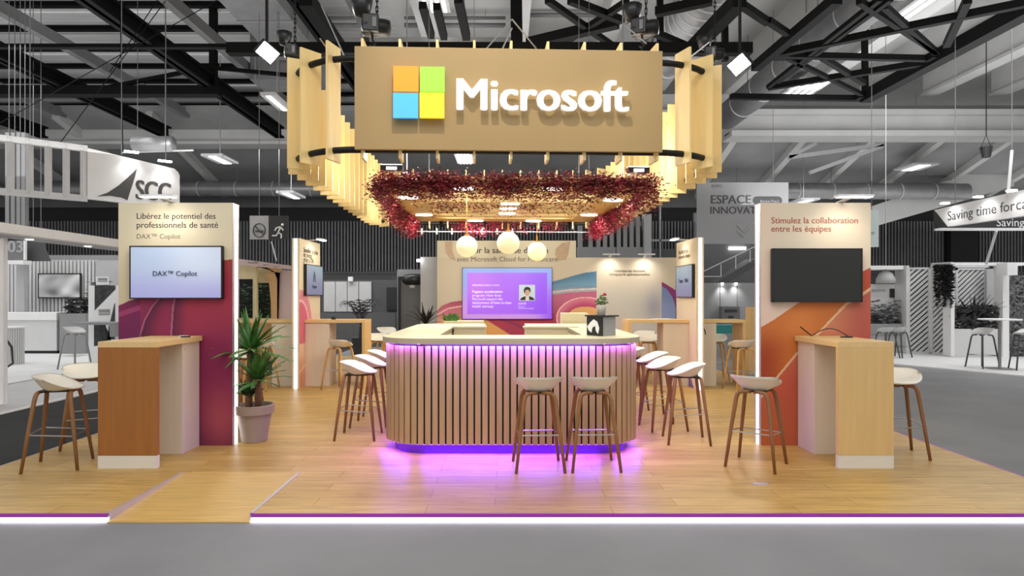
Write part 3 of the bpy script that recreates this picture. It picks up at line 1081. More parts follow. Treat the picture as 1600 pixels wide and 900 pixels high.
MB().lathe([(0.035, 0), (0.042, 0.002), (0.05, 0.085), (0.052, 0.09), (0.046, 0.09), (0.044, 0.078), (0.0, 0.078)], seg=20).build('pot', 'pot_white', r, smooth=True)
lf = MB()
for k in range(110):
    a, e, d_ = random.uniform(0, 2 * PI), random.uniform(0.1, 1.5), random.uniform(0.02, 0.075)
    c = Vector((math.cos(a) * math.cos(e) * d_, math.sin(a) * math.cos(e) * d_, 0.1 + math.sin(e) * d_ * 1.3))
    lf.obox(c, (0.022, 0.014, 0.002), m=Matrix.Rotation(random.uniform(0, 6), 3, 'Z') @ Matrix.Rotation(random.uniform(-1, 1), 3, 'X'))
lf.build('foliage', 'leaf_green', r)
fb = MB()
for c in ((0.03, -0.02, 0.215), (0.045, 0.01, 0.205), (0.02, -0.03, 0.2)):
    fb.lathe([(0.0, -0.012), (0.013, -0.004), (0.014, 0.004), (0.0, 0.012)], c, 8)
fb.build('blossom', 'flower_red', r)


# ------------------------------------------------------------------ high tables: an open frame with a cupboard at one end
def high_table(label, corner, w, length, rot, cup_near, kick=True, wood='beech', group='high tables'):
    """local x across (0..w), local y along (0..length); the leg panel at y=0, the cupboard at the far end"""
    H, T = 1.10, 0.05
    r = thing('high_table', label, 'table', corner, rot, group)
    MB().box(0, w, 0, length, H - T, H).build('table_top', 'table_top_wood', r, bevel=0.002)
    if kick:
        MB().box(0, w, 0, T, 0.11, H - T).build('leg_panel', wood, r, bevel=0.002)
        MB().box(0, w, 0, T, 0.0, 0.11).build('kick_plate', 'white_board', r)
    else:
        MB().box(0, w, 0, T, 0.0, H - T).build('leg_panel', wood, r, bevel=0.002)
    c0 = length - cup_near
    cab = MB().box(0.03, w - 0.03, c0, length, 0.0, H - T).build('cupboard', 'pale_laminate', r, bevel=0.002)
    return r, cab, c0


# the two tables in front: the leg panel faces the camera
r, cab, c0 = high_table('beech high table with a cupboard before the purple panel', (-3.54, 5.555, 0), 0.51, 0.84, 0, 0.34)
MB().lathe([(0, -0.004), (0.009, -0.004), (0.009, 0.004), (0, 0.004)], (0, 0, 0), 10).build('lock', 'steel', cab).location = (0.482, c0 + 0.05, 0.99)
r, cab, c0 = high_table('right-hand beech high table with a cupboard before the orange panel', (2.89, 5.555, 0), 0.48, 0.84, 0, 0.34, wood='beech_lit')
MB().lathe([(0, -0.004), (0.009, -0.004), (0.009, 0.004), (0, 0.004)], (0, 0, 0), 10).build('lock', 'steel', cab).location = (0.028, c0 + 0.05, 0.99)
# the four tables further back stand broadside to the camera, on both sides of the edge-on panels
for lab, x0, x1, y0, cup in (
        ('pale high table on the counter side of the edge-on panel beyond the yucca', -3.33, -2.33, 10.6, 0.40),
        ('pale high table half hidden behind the yucca leaves', -3.46, -4.46, 10.6, 0.42),
        ('pale high table between the counter and the edge-on panel on its right', 3.04, 2.03, 10.6, 0.42),
        ('pale high table with a hanging cable, seen between the two lit edges', 3.17, 3.98, 10.6, 0.33)):
    if x1 > x0:
        # runs to the right, cupboard at the left
        r, cab, c0 = high_table(lab, (x1, y0, 0), 0.5, x1 - x0, PI / 2, cup, kick=False, wood='beech_lit')
    else:
        r, cab, c0 = high_table(lab, (x1, y0 + 0.5, 0), 0.5, x0 - x1, -PI / 2, cup, kick=False, wood='beech_lit')
# small things lying on the tables
t = MB().lathe([(0.0, 0), (0.045, 0), (0.045, 0.012), (0, 0.014)], (-3.14, 6.25, 1.1), 16).build('coaster', 'stand_white')
t.name = 'cable_grommet'
tag(t, 'white round cable grommet on the table before the purple panel', 'cable grommet')
t = MB().box(-3.11, -2.97 - 0.07, 6.12, 6.18, 1.1, 1.112).build('remote_control', 'black_plastic', bevel=0.003)
tag(t, 'thin black remote lying on the table before the purple panel', 'remote')
cb = MB().tube([(2.93, 6.36, 1.19), (2.955, 6.30, 1.15), (2.98, 6.24, 1.11)], 0.006, 6)
cb.tube([Vector((2.98, 6.24, 1.108)) + Vector((0.30 * t_, -0.12 * t_, 0.075 * math.sin(PI * t_))) for t_ in [i / 10 for i in range(11)]], 0.005, 6)
cb.box(3.2, 3.3, 6.08, 6.12, 1.1, 1.112)
t = cb.build('power_cable', 'black_plastic')
tag(t, 'looped black cable lying on the table before the orange panel', 'cable')
t = MB().tube([(3.24, 10.59, 1.1), (3.25, 10.57, 1.02), (3.30, 10.58, 0.90), (3.305, 10.585, 0.86)], 0.009, 6).build('power_cable', 'black_plastic')
tag(t, 'short black cable hanging over the edge of the pale table between the lit edges', 'cable')
t = MB().lathe([(0, 0), (0.035, 0), (0.045, 0.02), (0.03, 0.045), (0, 0.05)], (-2.9, 10.8, 1.1), 14).build('clicker', 'black_plastic', smooth=True)
t.name = 'presenter_puck'
tag(t, 'little black puck on the pale table beyond the yucca', 'remote')
t = MB().obox((2.65, 10.85, 1.106), (0.3, 0.2, 0.012), rot=0.3).build('paper_stack', 'stand_bright')
tag(t, 'white leaflets lying on the pale table right of the counter', 'papers')


# ------------------------------------------------------------------ bar stools: a scooped shell on four bent wooden legs
def seat_mesh(r):
    """local -y is the raised back, +y the flat front"""
    mb = MB()
    NR, NA = 8, 40
    top, bot = [], []

    def outline(a):
        # a rounded shape, wider at the back
        c, s_ = math.cos(a), math.sin(a)
        y = 0.195 * math.copysign(abs(s_) ** 0.92, s_)
        wx = 0.214 if s_ < 0 else 0.214 - 0.03 * s_
        x = wx * math.copysign(abs(c) ** 0.88, c)
        return x, y

    def height(x, y, q):
        back = max(0.0, -y / 0.195)
        side = abs(x) / 0.235
        rim = max(0.0, q - 0.35) / 0.65
        z = 0.102 * (rim ** 1.5) * sst(-1.0, 0.8, -y / 0.195)
        z -= 0.012 * rim * max(0.0, y / 0.195)
        return z

    for k in range(NR + 1):
        q = k / NR
        for i in range(NA):
            x, y = outline(2 * PI * i / NA)
            x, y = x * q, y * q
            z = height(x, y, q)
            top.append((x, y, 0.705 + z))
            th = 0.012 + 0.030 * (1 - q ** 3)
            f = 1 - 0.10 * (q if q < 1 else 0.55)
            bot.append((x * f, y * f, 0.705 + z - (th if q < 1 else 0.010)))
    n = len(top)
    mb.v = [Vector(p) for p in top + bot]
    for k in range(NR):
        for i in range(NA):
            j = (i + 1) % NA
            a, b, c, d = k * NA + i, k * NA + j, (k + 1) * NA + j, (k + 1) * NA + i
            mb.f.append((a, b, c, d))
            mb.f.append((n + d, n + c, n + b, n + a))
    for i in range(NA):
        j = (i + 1) % NA
        a, b = NR * NA + i, NR * NA + j
        mb.f.append((a, b, n + b, n + a))
    return mb


def make_stool(label, wood):
    r = thing('bar_stool', label, 'bar stool', (0, 0, 0))
    seat_mesh(r).build('seat_shell', 'seat_white', r, smooth=True)
    for sx in (-1, 1):
        for sy in (-1, 1):
            # an arch of bent wood: from under the seat out to the shoulder and down to the foot
            pts = [(sx * 0.012, sy * 0.115, 0.664), (sx * 0.075, sy * 0.122, 0.664), (sx * 0.105, sy * 0.126, 0.657), (sx * 0.124, sy * 0.13, 0.636),
                   (sx * 0.134, sy * 0.135, 0.60), (sx * 0.172, sy * 0.172, 0.3), (sx * 0.207, sy * 0.207, 0.0)]
            mb = MB()
            mb.tube(pts, [0.015, 0.016, 0.0175, 0.0185, 0.0185, 0.0165, 0.013], 8)
            mb.build('leg', wood, r, smooth=True)
    MB().box(-0.10, 0.10, -0.13, 0.13, 0.662, 0.672).build('mounting_plate', 'black_metal', r)
    q = 0.174
    MB().tube([(-q, -q, 0.315), (q, -q, 0.315), (q, q, 0.285), (-q, q, 0.285)], 0.006, 6, closed=True).build('footrest', 'steel', r)
    return r


STOOLS = [
    # x, y, turn of the stool in degrees (0: back towards the camera), label, group
    (0.285, 5.60, 3, 'white bar stool at the counter front, the left of that pair', 'stools along the counter'),
    (0.765, 5.62, 2, 'white bar stool at the counter front, the right of that pair', 'stools along the counter'),
    (2.215, 5.66, -36, 'white bar stool standing alone before the orange panel, back towards us', 'stools at the high tables'),
    (-3.94, 5.64, -73, 'white bar stool with brown legs at the outer side of the beech table, nearer one', 'stools at the high tables'),
    (-4.22, 6.45, -150, 'white bar stool half hidden behind the beech table before the purple panel', 'stools at the high tables'),
    (3.70, 6.06, 168, 'white bar stool beyond the right-hand beech table, beside the platform edge', 'stools at the high tables'),
    (-1.56, 6.80, -90, 'white bar stool at the left flank of the counter, nearest of three', 'stools along the counter'),
    (-1.56, 7.46, -90, 'white bar stool at the left flank of the counter, middle of three', 'stools along the counter'),
    (-1.56, 8.14, -90, 'white bar stool at the left flank of the counter, furthest of three', 'stools along the counter'),
    (1.86, 6.60, 84, 'white bar stool at the right flank of the counter, nearest of four', 'stools along the counter'),
    (1.78, 7.24, 98, 'white bar stool at the right flank of the counter, second of four', 'stools along the counter'),
    (1.80, 7.88, 92, 'white bar stool at the right flank of the counter, third of four', 'stools along the counter'),
    (1.66, 8.55, 90, 'white bar stool at the right flank of the counter, furthest of four', 'stools along the counter'),
    (-2.66, 10.28, -28, 'white bar stool with light legs before the pale table left of the counter', 'stools at the back tables'),
    (-3.52, 8.5, -115, 'white bar stool behind the yucca pot, mostly hidden', 'stools at the back tables'),
    (-3.90, 10.2, -10, 'light-legged bar stool behind the yucca leaves at the pale table', 'stools at the back tables'),
    (3.74, 10.15, 12, 'white bar stool before the pale table, seen beside the right lit edge', 'stools at the back tables'),
    (3.76, 11.5, 175, 'white bar stool behind the pale table seen between the two lit edges', 'stools at the back tables'),
    (2.56, 11.5, 165, 'white bar stool behind the pale table right of the counter', 'stools at the back tables'),
    (2.72, 12.6, 150, 'bar stool deepest behind the pale table right of the counter', 'stools at the back tables'),
    (-2.6, 14.0, -150, 'small white bar stool far behind the left end of the counter', 'stools at the back tables'),
    (-2.35, 11.7, -160, 'white bar stool behind the left end of the counter, before the far one', 'stools at the back tables'),
]
protos = {}
for x_, y_, deg, lab, grp in STOOLS:
    wd = 'stool_oak_light' if y_ > 9.5 else 'stool_oak'
    if wd not in protos:
        o = protos[wd] = make_stool(lab, wd)
    else:
        o = copy_tree(protos[wd])
    o.location = (x_, y_, 0)
    o.rotation_euler = (0, 0, math.radians(deg))
    tag(o, lab, group=grp)

# ------------------------------------------------------------------ the yucca in its taupe pot
YX, YY = -2.60, 6.62
r = thing('potted_yucca', 'tall yucca with two stems in a taupe pot beside the purple panel', 'potted plant', (YX, YY, 0))
MB().lathe([(0.125, 0), (0.128, 0.005), (0.172, 0.29), (0.197, 0.29), (0.202, 0.375), (0.198, 0.38), (0.182, 0.378), (0.178, 0.33), (0.0, 0.33)], seg=36).build('pot', 'pot_taupe', r, smooth=False)
MB().lathe([(0.176, 0.325), (0.1, 0.345), (0.0, 0.345)], seg=24).build('soil', 'soil', r)


def sword_leaves(c, n, L, droop, seed, lo=-0.5):
    rnd = random.Random(seed)
    mb = MB()
    for k in range(n):
        a = k * 2.39996 + rnd.uniform(-0.2, 0.2)
        e = rnd.uniform(lo, 1.35) if k > n * 0.25 else rnd.uniform(0.7, 1.45)
        l_ = L * rnd.uniform(0.7, 1.05)
        w = rnd.uniform(0.024, 0.036)
        d0 = Vector((math.cos(a) * math.cos(e), math.sin(a) * math.cos(e), math.sin(e)))
        side = Vector((-math.sin(a), math.cos(a), 0))
        p = Vector(c)
        prev = None
        base = len(mb.v)
        N = 6
        for i in range(N + 1):
            t_ = i / N
            wd = w * (0.55 + 1.6 * t_ * (1 - t_) if t_ < 0.6 else 0.934 * (1 - t_) / 0.4 + 0.02)
            dirv = (d0 + Vector((0, 0, -droop * t_ * t_ * math.cos(e)))).normalized()
            up = side.cross(dirv)
            mb.v += [p - side * wd + up * 0.004, p - up * 0.004, p + side * wd + up * 0.004]
            p = p + dirv * (l_ / N)
        for i in range(N):
            q = base + 3 * i
            mb.f += [(q, q + 1, q + 4, q + 3), (q + 1, q + 2, q + 5, q + 4)]
    return mb


s1 = [(-0.055, 0.0, 0.33), (-0.06, 0.01, 0.5), (-0.05, 0.02, 0.75), (-0.045, 0.02, 0.98)]
s2 = [(0.045, -0.01, 0.33), (0.05, -0.02, 0.5), (0.048, -0.02, 0.64)]
MB().tube(s1, [0.038, 0.035, 0.033, 0.03], 10).build('stem', 'trunk', r, smooth=True)
MB().tube(s2, [0.036, 0.034, 0.032], 10).build('stem', 'trunk', r, smooth=True)
sword_leaves((-0.045, 0.02, 0.93), 46, 0.47, 0.65, 3, lo=-0.25).build('leaf_crown', 'leaf_green', r, fix=False)
sword_leaves((0.045, -0.02, 0.62), 36, 0.40, 0.6, 5, lo=-0.3).build('leaf_crown', 'leaf_green', r, fix=False)
sword_leaves((-0.06, 0.0, 0.46), 22, 0.2, 0.4, 8, lo=0.0).build('leaf_crown', 'leaf_dark', r, fix=False)

# ------------------------------------------------------------------ the hanging canopy of upright boards with the lit sign
CA = 0.042
canopy = thing('hanging_canopy', 'hanging ring of upright plywood boards carrying the lit sign above the counter', 'canopy', (0.04, 6.0, 2.78), CA)
HW, LL, CR = 2.30, 6.4, 0.9
path = rrect(-HW, HW, 0, LL, CR, CR, 12)
fin_me = None
FZ = 1.11
for p, d in along(path, 0.345):
    nrm = Vector((d.y, -d.x, 0))
    if fin_me is None:
        f0 = MB().box(-0.011, 0.011, -0.115, 0.115, 0, FZ).build('board', 'fin_ply', canopy)
        fin = f0
        fin_me = f0
    else:
        fin = f0.copy()
        COL.objects.link(fin)
    c = p - nrm * 0.115
    fin.location = c
    fin.rotation_euler = (0, 0, math.atan2(nrm.y, nrm.x) + PI / 2)
inner = rrect(-HW + 0.11, HW - 0.11, 0.11, LL - 0.11, CR - 0.11, CR - 0.11, 10)
for z in (0.10, 0.965):
    MB().tube([(x, y, z) for x, y in inner], 0.032, 8, closed=True).build('hoop', 'black_metal', canopy, smooth=True)
sign = MB().box(-1.435, 1.435, -0.045, -0.005, 0.07, 1.02).build('sign_board', 'sign_board', canopy, bevel=0.003)


def SP(x, y):
    """sign-plane metres for a photo pixel on the sign: along the sign, and above the canopy's foot"""
    xs = (x - 793) * 5.98 / F
    top = 76 + (x - 555) * 7 / 478
    return xs, 1.02 - (y - top) * (0.95 / 157.5)


Mz = wm(canopy)
sgn_x = (Mz.to_3x3() @ Vector((1, 0, 0)))
for c_, m_, (x0, y0, x1, y1) in (('orange', 'logo_orange', (614, 111, 652, 149)), ('green', 'logo_green', (654.5, 112, 692, 149.5)),
                                 ('blue', 'logo_blue', (613.5, 151.5, 651.5, 189)), ('yellow', 'logo_yellow', (654, 151.5, 691.5, 189))):
    a, b = SP(x0, y1), SP(x1, y0)
    q = MB().box(a[0], b[0], -0.115, -0.085, a[1], b[1]).build('logo_square', m_, sign)
    q['label'] = 'glowing %s logo square' % c_
a = SP(712, 176)
bl = Mz @ Vector((a[0], -0.085, a[1]))
text('Microsoft', bl, width=263 * 5.98 / F, xd=sgn_x, m='letter_glow', parent=sign, depth=0.03, bold=0.03, gap=0.0)
# hoists, hooks and chains that carry the canopy
def chain(mb, a, b, pitch=0.055, w=0.02):
    a, b = Vector(a), Vector(b)
    n = max(2, int((b - a).length / pitch))
    for i in range(n):
        p = a + (b - a) * ((i + 0.5) / n)
        d = (b - a).normalized()
        s_ = Vector((1, 0, 0)) if i % 2 else Vector((0, 1, 0))
        l_ = (b - a).length / n * 0.62
        mb.tube([p - d * l_ - s_ * w * 0.5, p - d * l_ + s_ * w * 0.5, p + d * l_ + s_ * w * 0.5, p + d * l_ - s_ * w * 0.5], 0.006, 4, closed=True)
    return mb


def hoist(label, c, rz, s, foot):
    r = thing('chain_hoist', label, 'hoist', c, rz)
    up = MB().lathe([(0, -0.2 * s), (0.10 * s, -0.19 * s), (0.115 * s, -0.15 * s), (0.115 * s, 0.12 * s), (0.10 * s, 0.18 * s), (0, 0.2 * s)], seg=16).build('motor', 'black_metal', r, smooth=True)
    up.rotation_euler = (0, PI / 2, 0.1)
    up.location = (0.05 * s, 0, -0.02 * s)
    MB().obox((-0.02 * s, 0, 0.0), (0.22 * s, 0.25 * s, 0.24 * s)).build('gearbox', 'black_plastic', r, bevel=0.02 * s)
    MB().obox((0.03 * s, -0.13 * s, 0.0), (0.05 * s, 0.015, 0.13 * s)).build('rating_plate', 'grey_steel', r)
    MB().lathe([(0, -0.02 * s), (0.09 * s, 0.0), (0.13 * s, 0.12 * s), (0.15 * s, 0.24 * s), (0.12 * s, 0.25 * s), (0.1 * s, 0.1 * s), (0, 0.05 * s)], (-0.14 * s, -0.02, 0.10 * s), 12).build('chain_bag', 'black_plastic', r, smooth=True)
    chain(MB(), (0.06 * s, 0, 0.12 * s), (0.06 * s, 0, CZ - c[2])).build('load_chain', 'black_metal', r)
    hk = MB().tube([(0, 0, -0.1 * s), (0, 0, -0.2 * s), (0.03, 0, -0.24 * s), (0.0, 0, -0.28 * s), (-0.03, 0, -0.25 * s)], 0.012, 6)
    chain(hk, (0, 0, -0.26 * s), (0, 0, foot - c[2])).build('hook', 'black_metal', r)
    return r


CN = [Mz @ Vector(p) for p in ((-1.15, 0.9, 0), (1.3, 0.9, 0), (-HW + 0.1, 1.6, 0), (HW - 0.1, 1.6, 0), (-1.8, 5.4, 0), (1.8, 5.4, 0))]
hoist('black chain hoist with its chain bag above the left half of the sign', tuple(W(582, 40, 6.9)), 0.15, 0.8, 3.5)
hoist('black chain hoist hanging above the right half of the sign', tuple(W(1003, 44, 6.9)), -0.5, 0.75, 3.5)
hoist('black chain hoist at the upper left shoulder of the board ring', tuple(W(456, 80, 7.9)), 0.3, 0.62, 3.6)
hoist('black chain hoist at the upper right shoulder of the board ring', tuple(W(1112, 84, 7.9)), -0.3, 0.62, 3.6)
wires(canopy, *[(W(*a, 6.3), W(*b, 6.6)) for a, b in (((500, 60), (522, 92)), ((540, 92), (502, 8)), ((760, 76), (800, 30)), ((800, 30), (838, 76)), ((785, 76), (800, 44)), ((1010, 68), (975, 38)), ((1075, 92), (1108, 66)))], w=0.01, m='steel')

# ------------------------------------------------------------------ the timber pergola hung inside the canopy
PZ = 2.80
perg = thing('hanging_pergola', 'flat hanging timber frame with round-ended downlights inside the board ring', 'pergola', (0.05, 9.4, PZ), CA)
hx0, hy0, hy1 = 1.57, -1.85, 1.85
bw = 0.42
for nm, (x0, x1, y0, y1) in (('front_board', (-hx0, hx0, hy0, hy0 + bw)), ('back_board', (-hx0, hx0, hy1 - bw, hy1)),
                             ('side_board', (-hx0, -hx0 + bw, hy0 + bw, hy1 - bw)), ('side_board', (hx0 - bw, hx0, hy0 + bw, hy1 - bw))):
    MB().box(x0, x1, y0, y1, 0, 0.10).build(nm, 'fin_ply', perg)
for yy in (-1.34, -0.9, -0.4, 0.1, 0.65, 1.15):
    MB().box(-hx0 + bw, hx0 - bw, yy - 0.07, yy + 0.07, 0.0, 0.12).build('cross_beam', 'fin_ply', perg)
Pm = wm(perg)
lamps = [(-0.62, hy0 + 0.2), (0.45, hy0 + 0.2), (-hx0 + 0.2, -0.9), (hx0 - 0.2, -0.8), (-hx0 + 0.25, 0.9), (hx0 - 0.25, 0.8), (-0.5, hy1 - 0.2), (0.5, hy1 - 0.2),
         (0, -0.4), (0, 0.1), (0, 0.65)]  # the middle three are reflections, made as glowing ovals with lamps
for lx, ly in lamps:
    MB().prism([(lx + 0.13 * math.cos(a) * (1 if abs(math.cos(a)) < 0.9 else 1), ly + 0.05 * math.sin(a)) for a in [2 * PI * i / 20 for i in range(20)]], -0.02, -0.001).build('downlight', 'lamp_glow', perg)
    wl = Pm @ Vector((lx, ly, -0.03))
    area('downlight_lamp', wl, 0.2, 13, WARM, size_y=0.1)
# upright lights on the frame that wash the boards
for lx, ly in ((-hx0 + 0.1, hy0 + 0.1), (hx0 - 0.1, hy0 + 0.1), (-hx0, 1.0), (hx0, 1.0), (-0.9, hy1), (0.9, hy1)):
    wl = Pm @ Vector((lx, ly, 0.25))
    f_ = MB().box(lx - 0.13, lx + 0.13, ly - 0.06, ly + 0.06, 0.17, 0.24).build('floodlight', 'black_metal', perg)
    MB().box(lx - 0.12, lx + 0.12, ly - 0.05, ly + 0.05, 0.24, 0.25).build('lamp_lens', 'lamp_glow', f_)
    if ly < -1:
        MB().box(lx - 0.06, lx + 0.06, ly - 0.072, ly - 0.06, 0.185, 0.215).build('lamp_lens', 'lamp_glow', f_)
    d = bpy.data.lights.new('floodlight_lamp', 'POINT')
    d.energy = 75
    d.color = (1.0, 0.95, 0.84)
    d.shadow_soft_size = 0.08
    o = bpy.data.objects.new('floodlight_lamp', d)
    COL.objects.link(o)
    o.location = wl + Vector((0, 0, 0.12))
for lx, ly in ((-1.3, -1.7), (1.3, -1.7), (-1.3, 1.7), (1.3, 1.7)):
    p = Pm @ Vector((lx, ly, 0.1))
    wires(perg, up_to_roof(p))

# small spotlights added under the back board to brighten the rear wall
for lx in (-1.1, -0.35, 0.4, 1.15):
    q = MB().tube([(lx, hy1 - 0.05, -0.005), (lx, hy1 - 0.02, -0.10)], 0.03, 10).build('fill_spot', 'black_metal', perg)
    w0 = Pm @ Vector((lx, hy1 + 0.0, -0.14))
    spot('fill_spot_lamp', w0, (lx * 1.6, 15.5, 1.7), 60, (1.0, 0.95, 0.82), 60, 1.0, 0.05)
# red leaf garlands laid over the frame
def garland(label, a, b, n, spread, hang, seed, m='leaf_red', leaf=0.02, loose=0.85):
    rnd = random.Random(seed)
    mb = MB()
    a, b = Vector(a), Vector(b)
    clumps = [(rnd.random(), rnd.uniform(0.4, 1.15)) for _ in range(22)]
    for k in range(n):
        t_, cs = clumps[rnd.randrange(len(clumps))]
        t_ = min(1, max(0, t_ + rnd.gauss(0, 0.028))) if rnd.random() < loose else rnd.random()
        p = a + (b - a) * t_
        p = p + Vector((rnd.gauss(0, spread), rnd.gauss(0, spread), rnd.uniform(-hang, 0.12) * cs + rnd.gauss(0, 0.03)))
        R = Matrix.Rotation(rnd.uniform(0, 2 * PI), 3, 'Z') @ Matrix.Rotation(rnd.uniform(-1.4, 1.4), 3, 'X')
        s_ = leaf * rnd.uniform(0.6, 1.25)
        q = [Vector((-s_, 0, 0)), Vector((0, -s_ * 0.4, 0.004)), Vector((s_, 0, 0)), Vector((0, s_ * 0.4, -0.004))]
        mb.add([p + R @ v for v in q], [(0, 1, 2, 3)])
    o = mb.build('leaf_garland', m, fix=False)
    tag(o, label, 'garland', 'red leaf garlands', 'stuff')
    return o


def PW(x, y, z):
    return Pm @ Vector((x, y, z))


garland('deep red leaf garland along the front edge of the hanging timber frame', PW(-hx0 - 0.05, hy0 - 0.05, 0.02), PW(hx0 + 0.05, hy0 - 0.05, 0.02), 16000, 0.05, 0.19, 1, loose=0.5)
garland('red leaf garland spilling over the left side of the hanging timber frame', PW(-hx0 - 0.10, hy0, 0.0), PW(-hx0 - 0.05, hy1, -0.02), 8000, 0.055, 0.26, 2)
garland('red leaf garland spilling over the right side of the hanging timber frame', PW(hx0 + 0.10, hy0, 0.0), PW(hx0 + 0.05, hy1, -0.02), 8000, 0.055, 0.26, 3)
garland('pink-lit red leaf garland on the far left corner of the hanging timber frame', PW(-hx0 - 0.04, 0.4, -0.05), PW(-hx0 - 0.0, hy1 + 0.05, -0.10), 3000, 0.06, 0.18, 4, 'leaf_red_lit')
garland('pink-lit red leaf garland on the far right corner of the hanging timber frame', PW(hx0 + 0.04, 0.1, -0.05), PW(hx0 + 0.0, hy1 + 0.05, -0.10), 4000, 0.06, 0.22, 5, 'leaf_red_lit')
garland('red leaf garland twined round the first cross beam of the timber frame', PW(-1.2, -1.15, 0.0), PW(1.2, -1.15, 0.0), 1900, 0.08, 0.14, 6)
garland('red leaf garland twined round the middle cross beam of the timber frame', PW(-1.1, -0.1, 0.0), PW(1.2, -0.1, 0.0), 1500, 0.09, 0.14, 7)
garland('sparse red leaf garland along the far edge of the timber frame', PW(-0.9, hy1 + 0.04, -0.02), PW(1.0, hy1 + 0.04, -0.02), 2600, 0.06, 0.2, 8, 'leaf_red_lit')
# white rods of a thin lighting rail under the far end
rl = thing('lighting_rail', 'thin rail with short white rods under the far end of the timber frame', 'rail', tuple(W(745, 362, 11.9)), CA)
MB().bar((-1.35, 0, 0), (2.2, 0, 0), 0.014).build('rail', 'stand_white', rl)
for i in range(8):
    xx = -1.3 + i * 0.28
    MB().tube([(xx, 0, 0.06), (xx, 0, -0.05)], 0.016, 8).build('rod', 'stand_bright', rl)
for xx in (-1.3, 2.1):
    MB().bar((xx, 0, 0), (xx, 0, CZ - rl.location.z), 0.008).build('hanger', 'grey_steel', rl)

# three glowing globes
for x_, y_, Y, lab in ((729.5, 385, 8.06, 'glowing cream globe pendant, the left of three'), (794, 379.5, 7.7, 'glowing cream globe pendant, the middle and largest of three'),
                       (839, 393, 9.0, 'glowing cream globe pendant, the right and smallest of three')):
    c = W(x_, y_, Y)
    r = thing('globe_pendant', lab, 'pendant lamp', tuple(c - Vector((0, 0, 0.135))), 0, 'globe pendants over the counter')
    prof = [(0.135 * math.sin(PI * i / 20), 0.135 - 0.135 * math.cos(PI * i / 20)) for i in range(21)]
    MB().lathe(prof, seg=32).build('globe', 'globe_glass', r, smooth=True)
    MB().lathe([(0, 0.262), (0.03, 0.262), (0.03, 0.285), (0.014, 0.29), (0.012, 0.36), (0, 0.36)], seg=14).build('cap', 'brass', r, smooth=False)
    MB().bar((0, 0, 0.36), (0, 0, PZ - c.z + 0.14), 0.007).build('cord', 'brass', r)

# ------------------------------------------------------------------ neighbouring stand on the left
lf_ = struct('floor_pale_stand', MB().box(-20, -6.62, 5.0, 19, GZ, GZ + 0.02), 'pale_floor')
MB().box(-6.64, -6.60, 5.0, 19, GZ, GZ + 0.026).build('edge_trim', 'stand_bright', lf_, world=True)
struct('floor_white_stand', MB().box(-18, -8.6, 10.2, 19, GZ, GZ + 0.045), 'white_floor')
SZ = GZ + 0.045
# white overhead beam with downlights
r = thing('fascia_beam', 'long white overhead beam with small round downlights at the left edge', 'overhead beam', (-6.85, 11, 2.3))
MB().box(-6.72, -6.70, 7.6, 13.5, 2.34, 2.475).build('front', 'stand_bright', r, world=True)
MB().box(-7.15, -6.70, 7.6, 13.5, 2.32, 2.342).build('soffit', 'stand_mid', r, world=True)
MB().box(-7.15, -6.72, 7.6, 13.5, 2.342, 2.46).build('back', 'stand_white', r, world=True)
for yy in (8.0, 9.3, 10.6, 12):
    MB().lathe([(0, 0), (0.05, 0), (0.05, 0.012), (0, 0.012)], (-6.92, yy, 2.311), 14).build('downlight', 'lamp_glow', r, world=True)
MB().box(-7.125, -7.08, 9.05, 9.10, SZ - 0.03, 2.33).build('post', 'stand_bright', r, world=True)
MB().box(-7.14, -7.04, 13.3, 13.4, SZ - 0.03, 2.33).build('post', 'stand_bright', r, world=True)
t = MB().box(-7.7, -7.03, 8.9, 8.96, SZ, 2.3).build('light_box', mat('light_box', '#d0d0d0', 0.5, emit=0.25, noise=0.1, scale=1.2))
tag(t, 'tall pale lit panel cut by the left edge of the picture', 'light box')
# ribbed back wall with a screen
r = thing('ribbed_wall', 'pale ribbed wall behind the white desk of the left stand', 'wall panel', (-12.2, 18.2, SZ))
MB().box(-15.5, -11.6, 18.2, 18.4, SZ, 2.52).build('backing', 'stand_mid', r, world=True)
s = MB()
x = -15.5
while x < -11.6:
    s.box(x, x + 0.06, 18.14, 18.2, SZ, 2.5)
    x += 0.105
s.build('ribs', 'stand_white', r, world=True)
MB().box(-11.6, -10.3, 18.1, 18.4, SZ, 2.5).build('plain_bay', 'stand_mid', r, world=True)
MB().box(-16, -10.0, 18.3, 18.6, 2.5, 2.66).build('head_rail', 'stand_grey', r, world=True)


def smoke_face(u, v):
    a = 0.5 + 0.25 * math.sin(7 * u + 3 * math.sin(5 * v)) + 0.2 * math.sin(11 * v + 4 * math.sin(3 * u + 1))
    return mixc(hx('#5a5a5a'), hx('#c9c9c9'), a)


screen('wall screen with a cloudy grey picture on the ribbed wall', W(59, 466, 18.05), 67 * 18.05 / F, 39 * 18.05 / F, (1, 0, 0), smoke_face, bez=0.03)
# white desk
r = thing('reception_desk', 'long white desk with a thick top on the left stand', 'desk', (-12.6, 16.9, SZ))
MB().box(-13.6, -11.72, 16.7, 17.3, 0.86, 1.06).build('desk_top', 'stand_bright', r, world=True, bevel=0.01)
MB().box(-13.5, -11.75, 16.75, 17.25, 0.06, 0.86).build('front_panel', 'stand_white', r, world=True)
MB().box(-13.45, -11.8, 16.82, 17.2, SZ, 0.06).build('plinth', 'stand_dark', r, world=True)
r = thing('planter', 'grey square planter with dark foliage beside the white desk', 'planter', (-11.3, 17.0, SZ))
MB().box(-0.34, 0.34, -0.3, 0.3, 0, 1.05).build('tub', 'stand_grey', r)


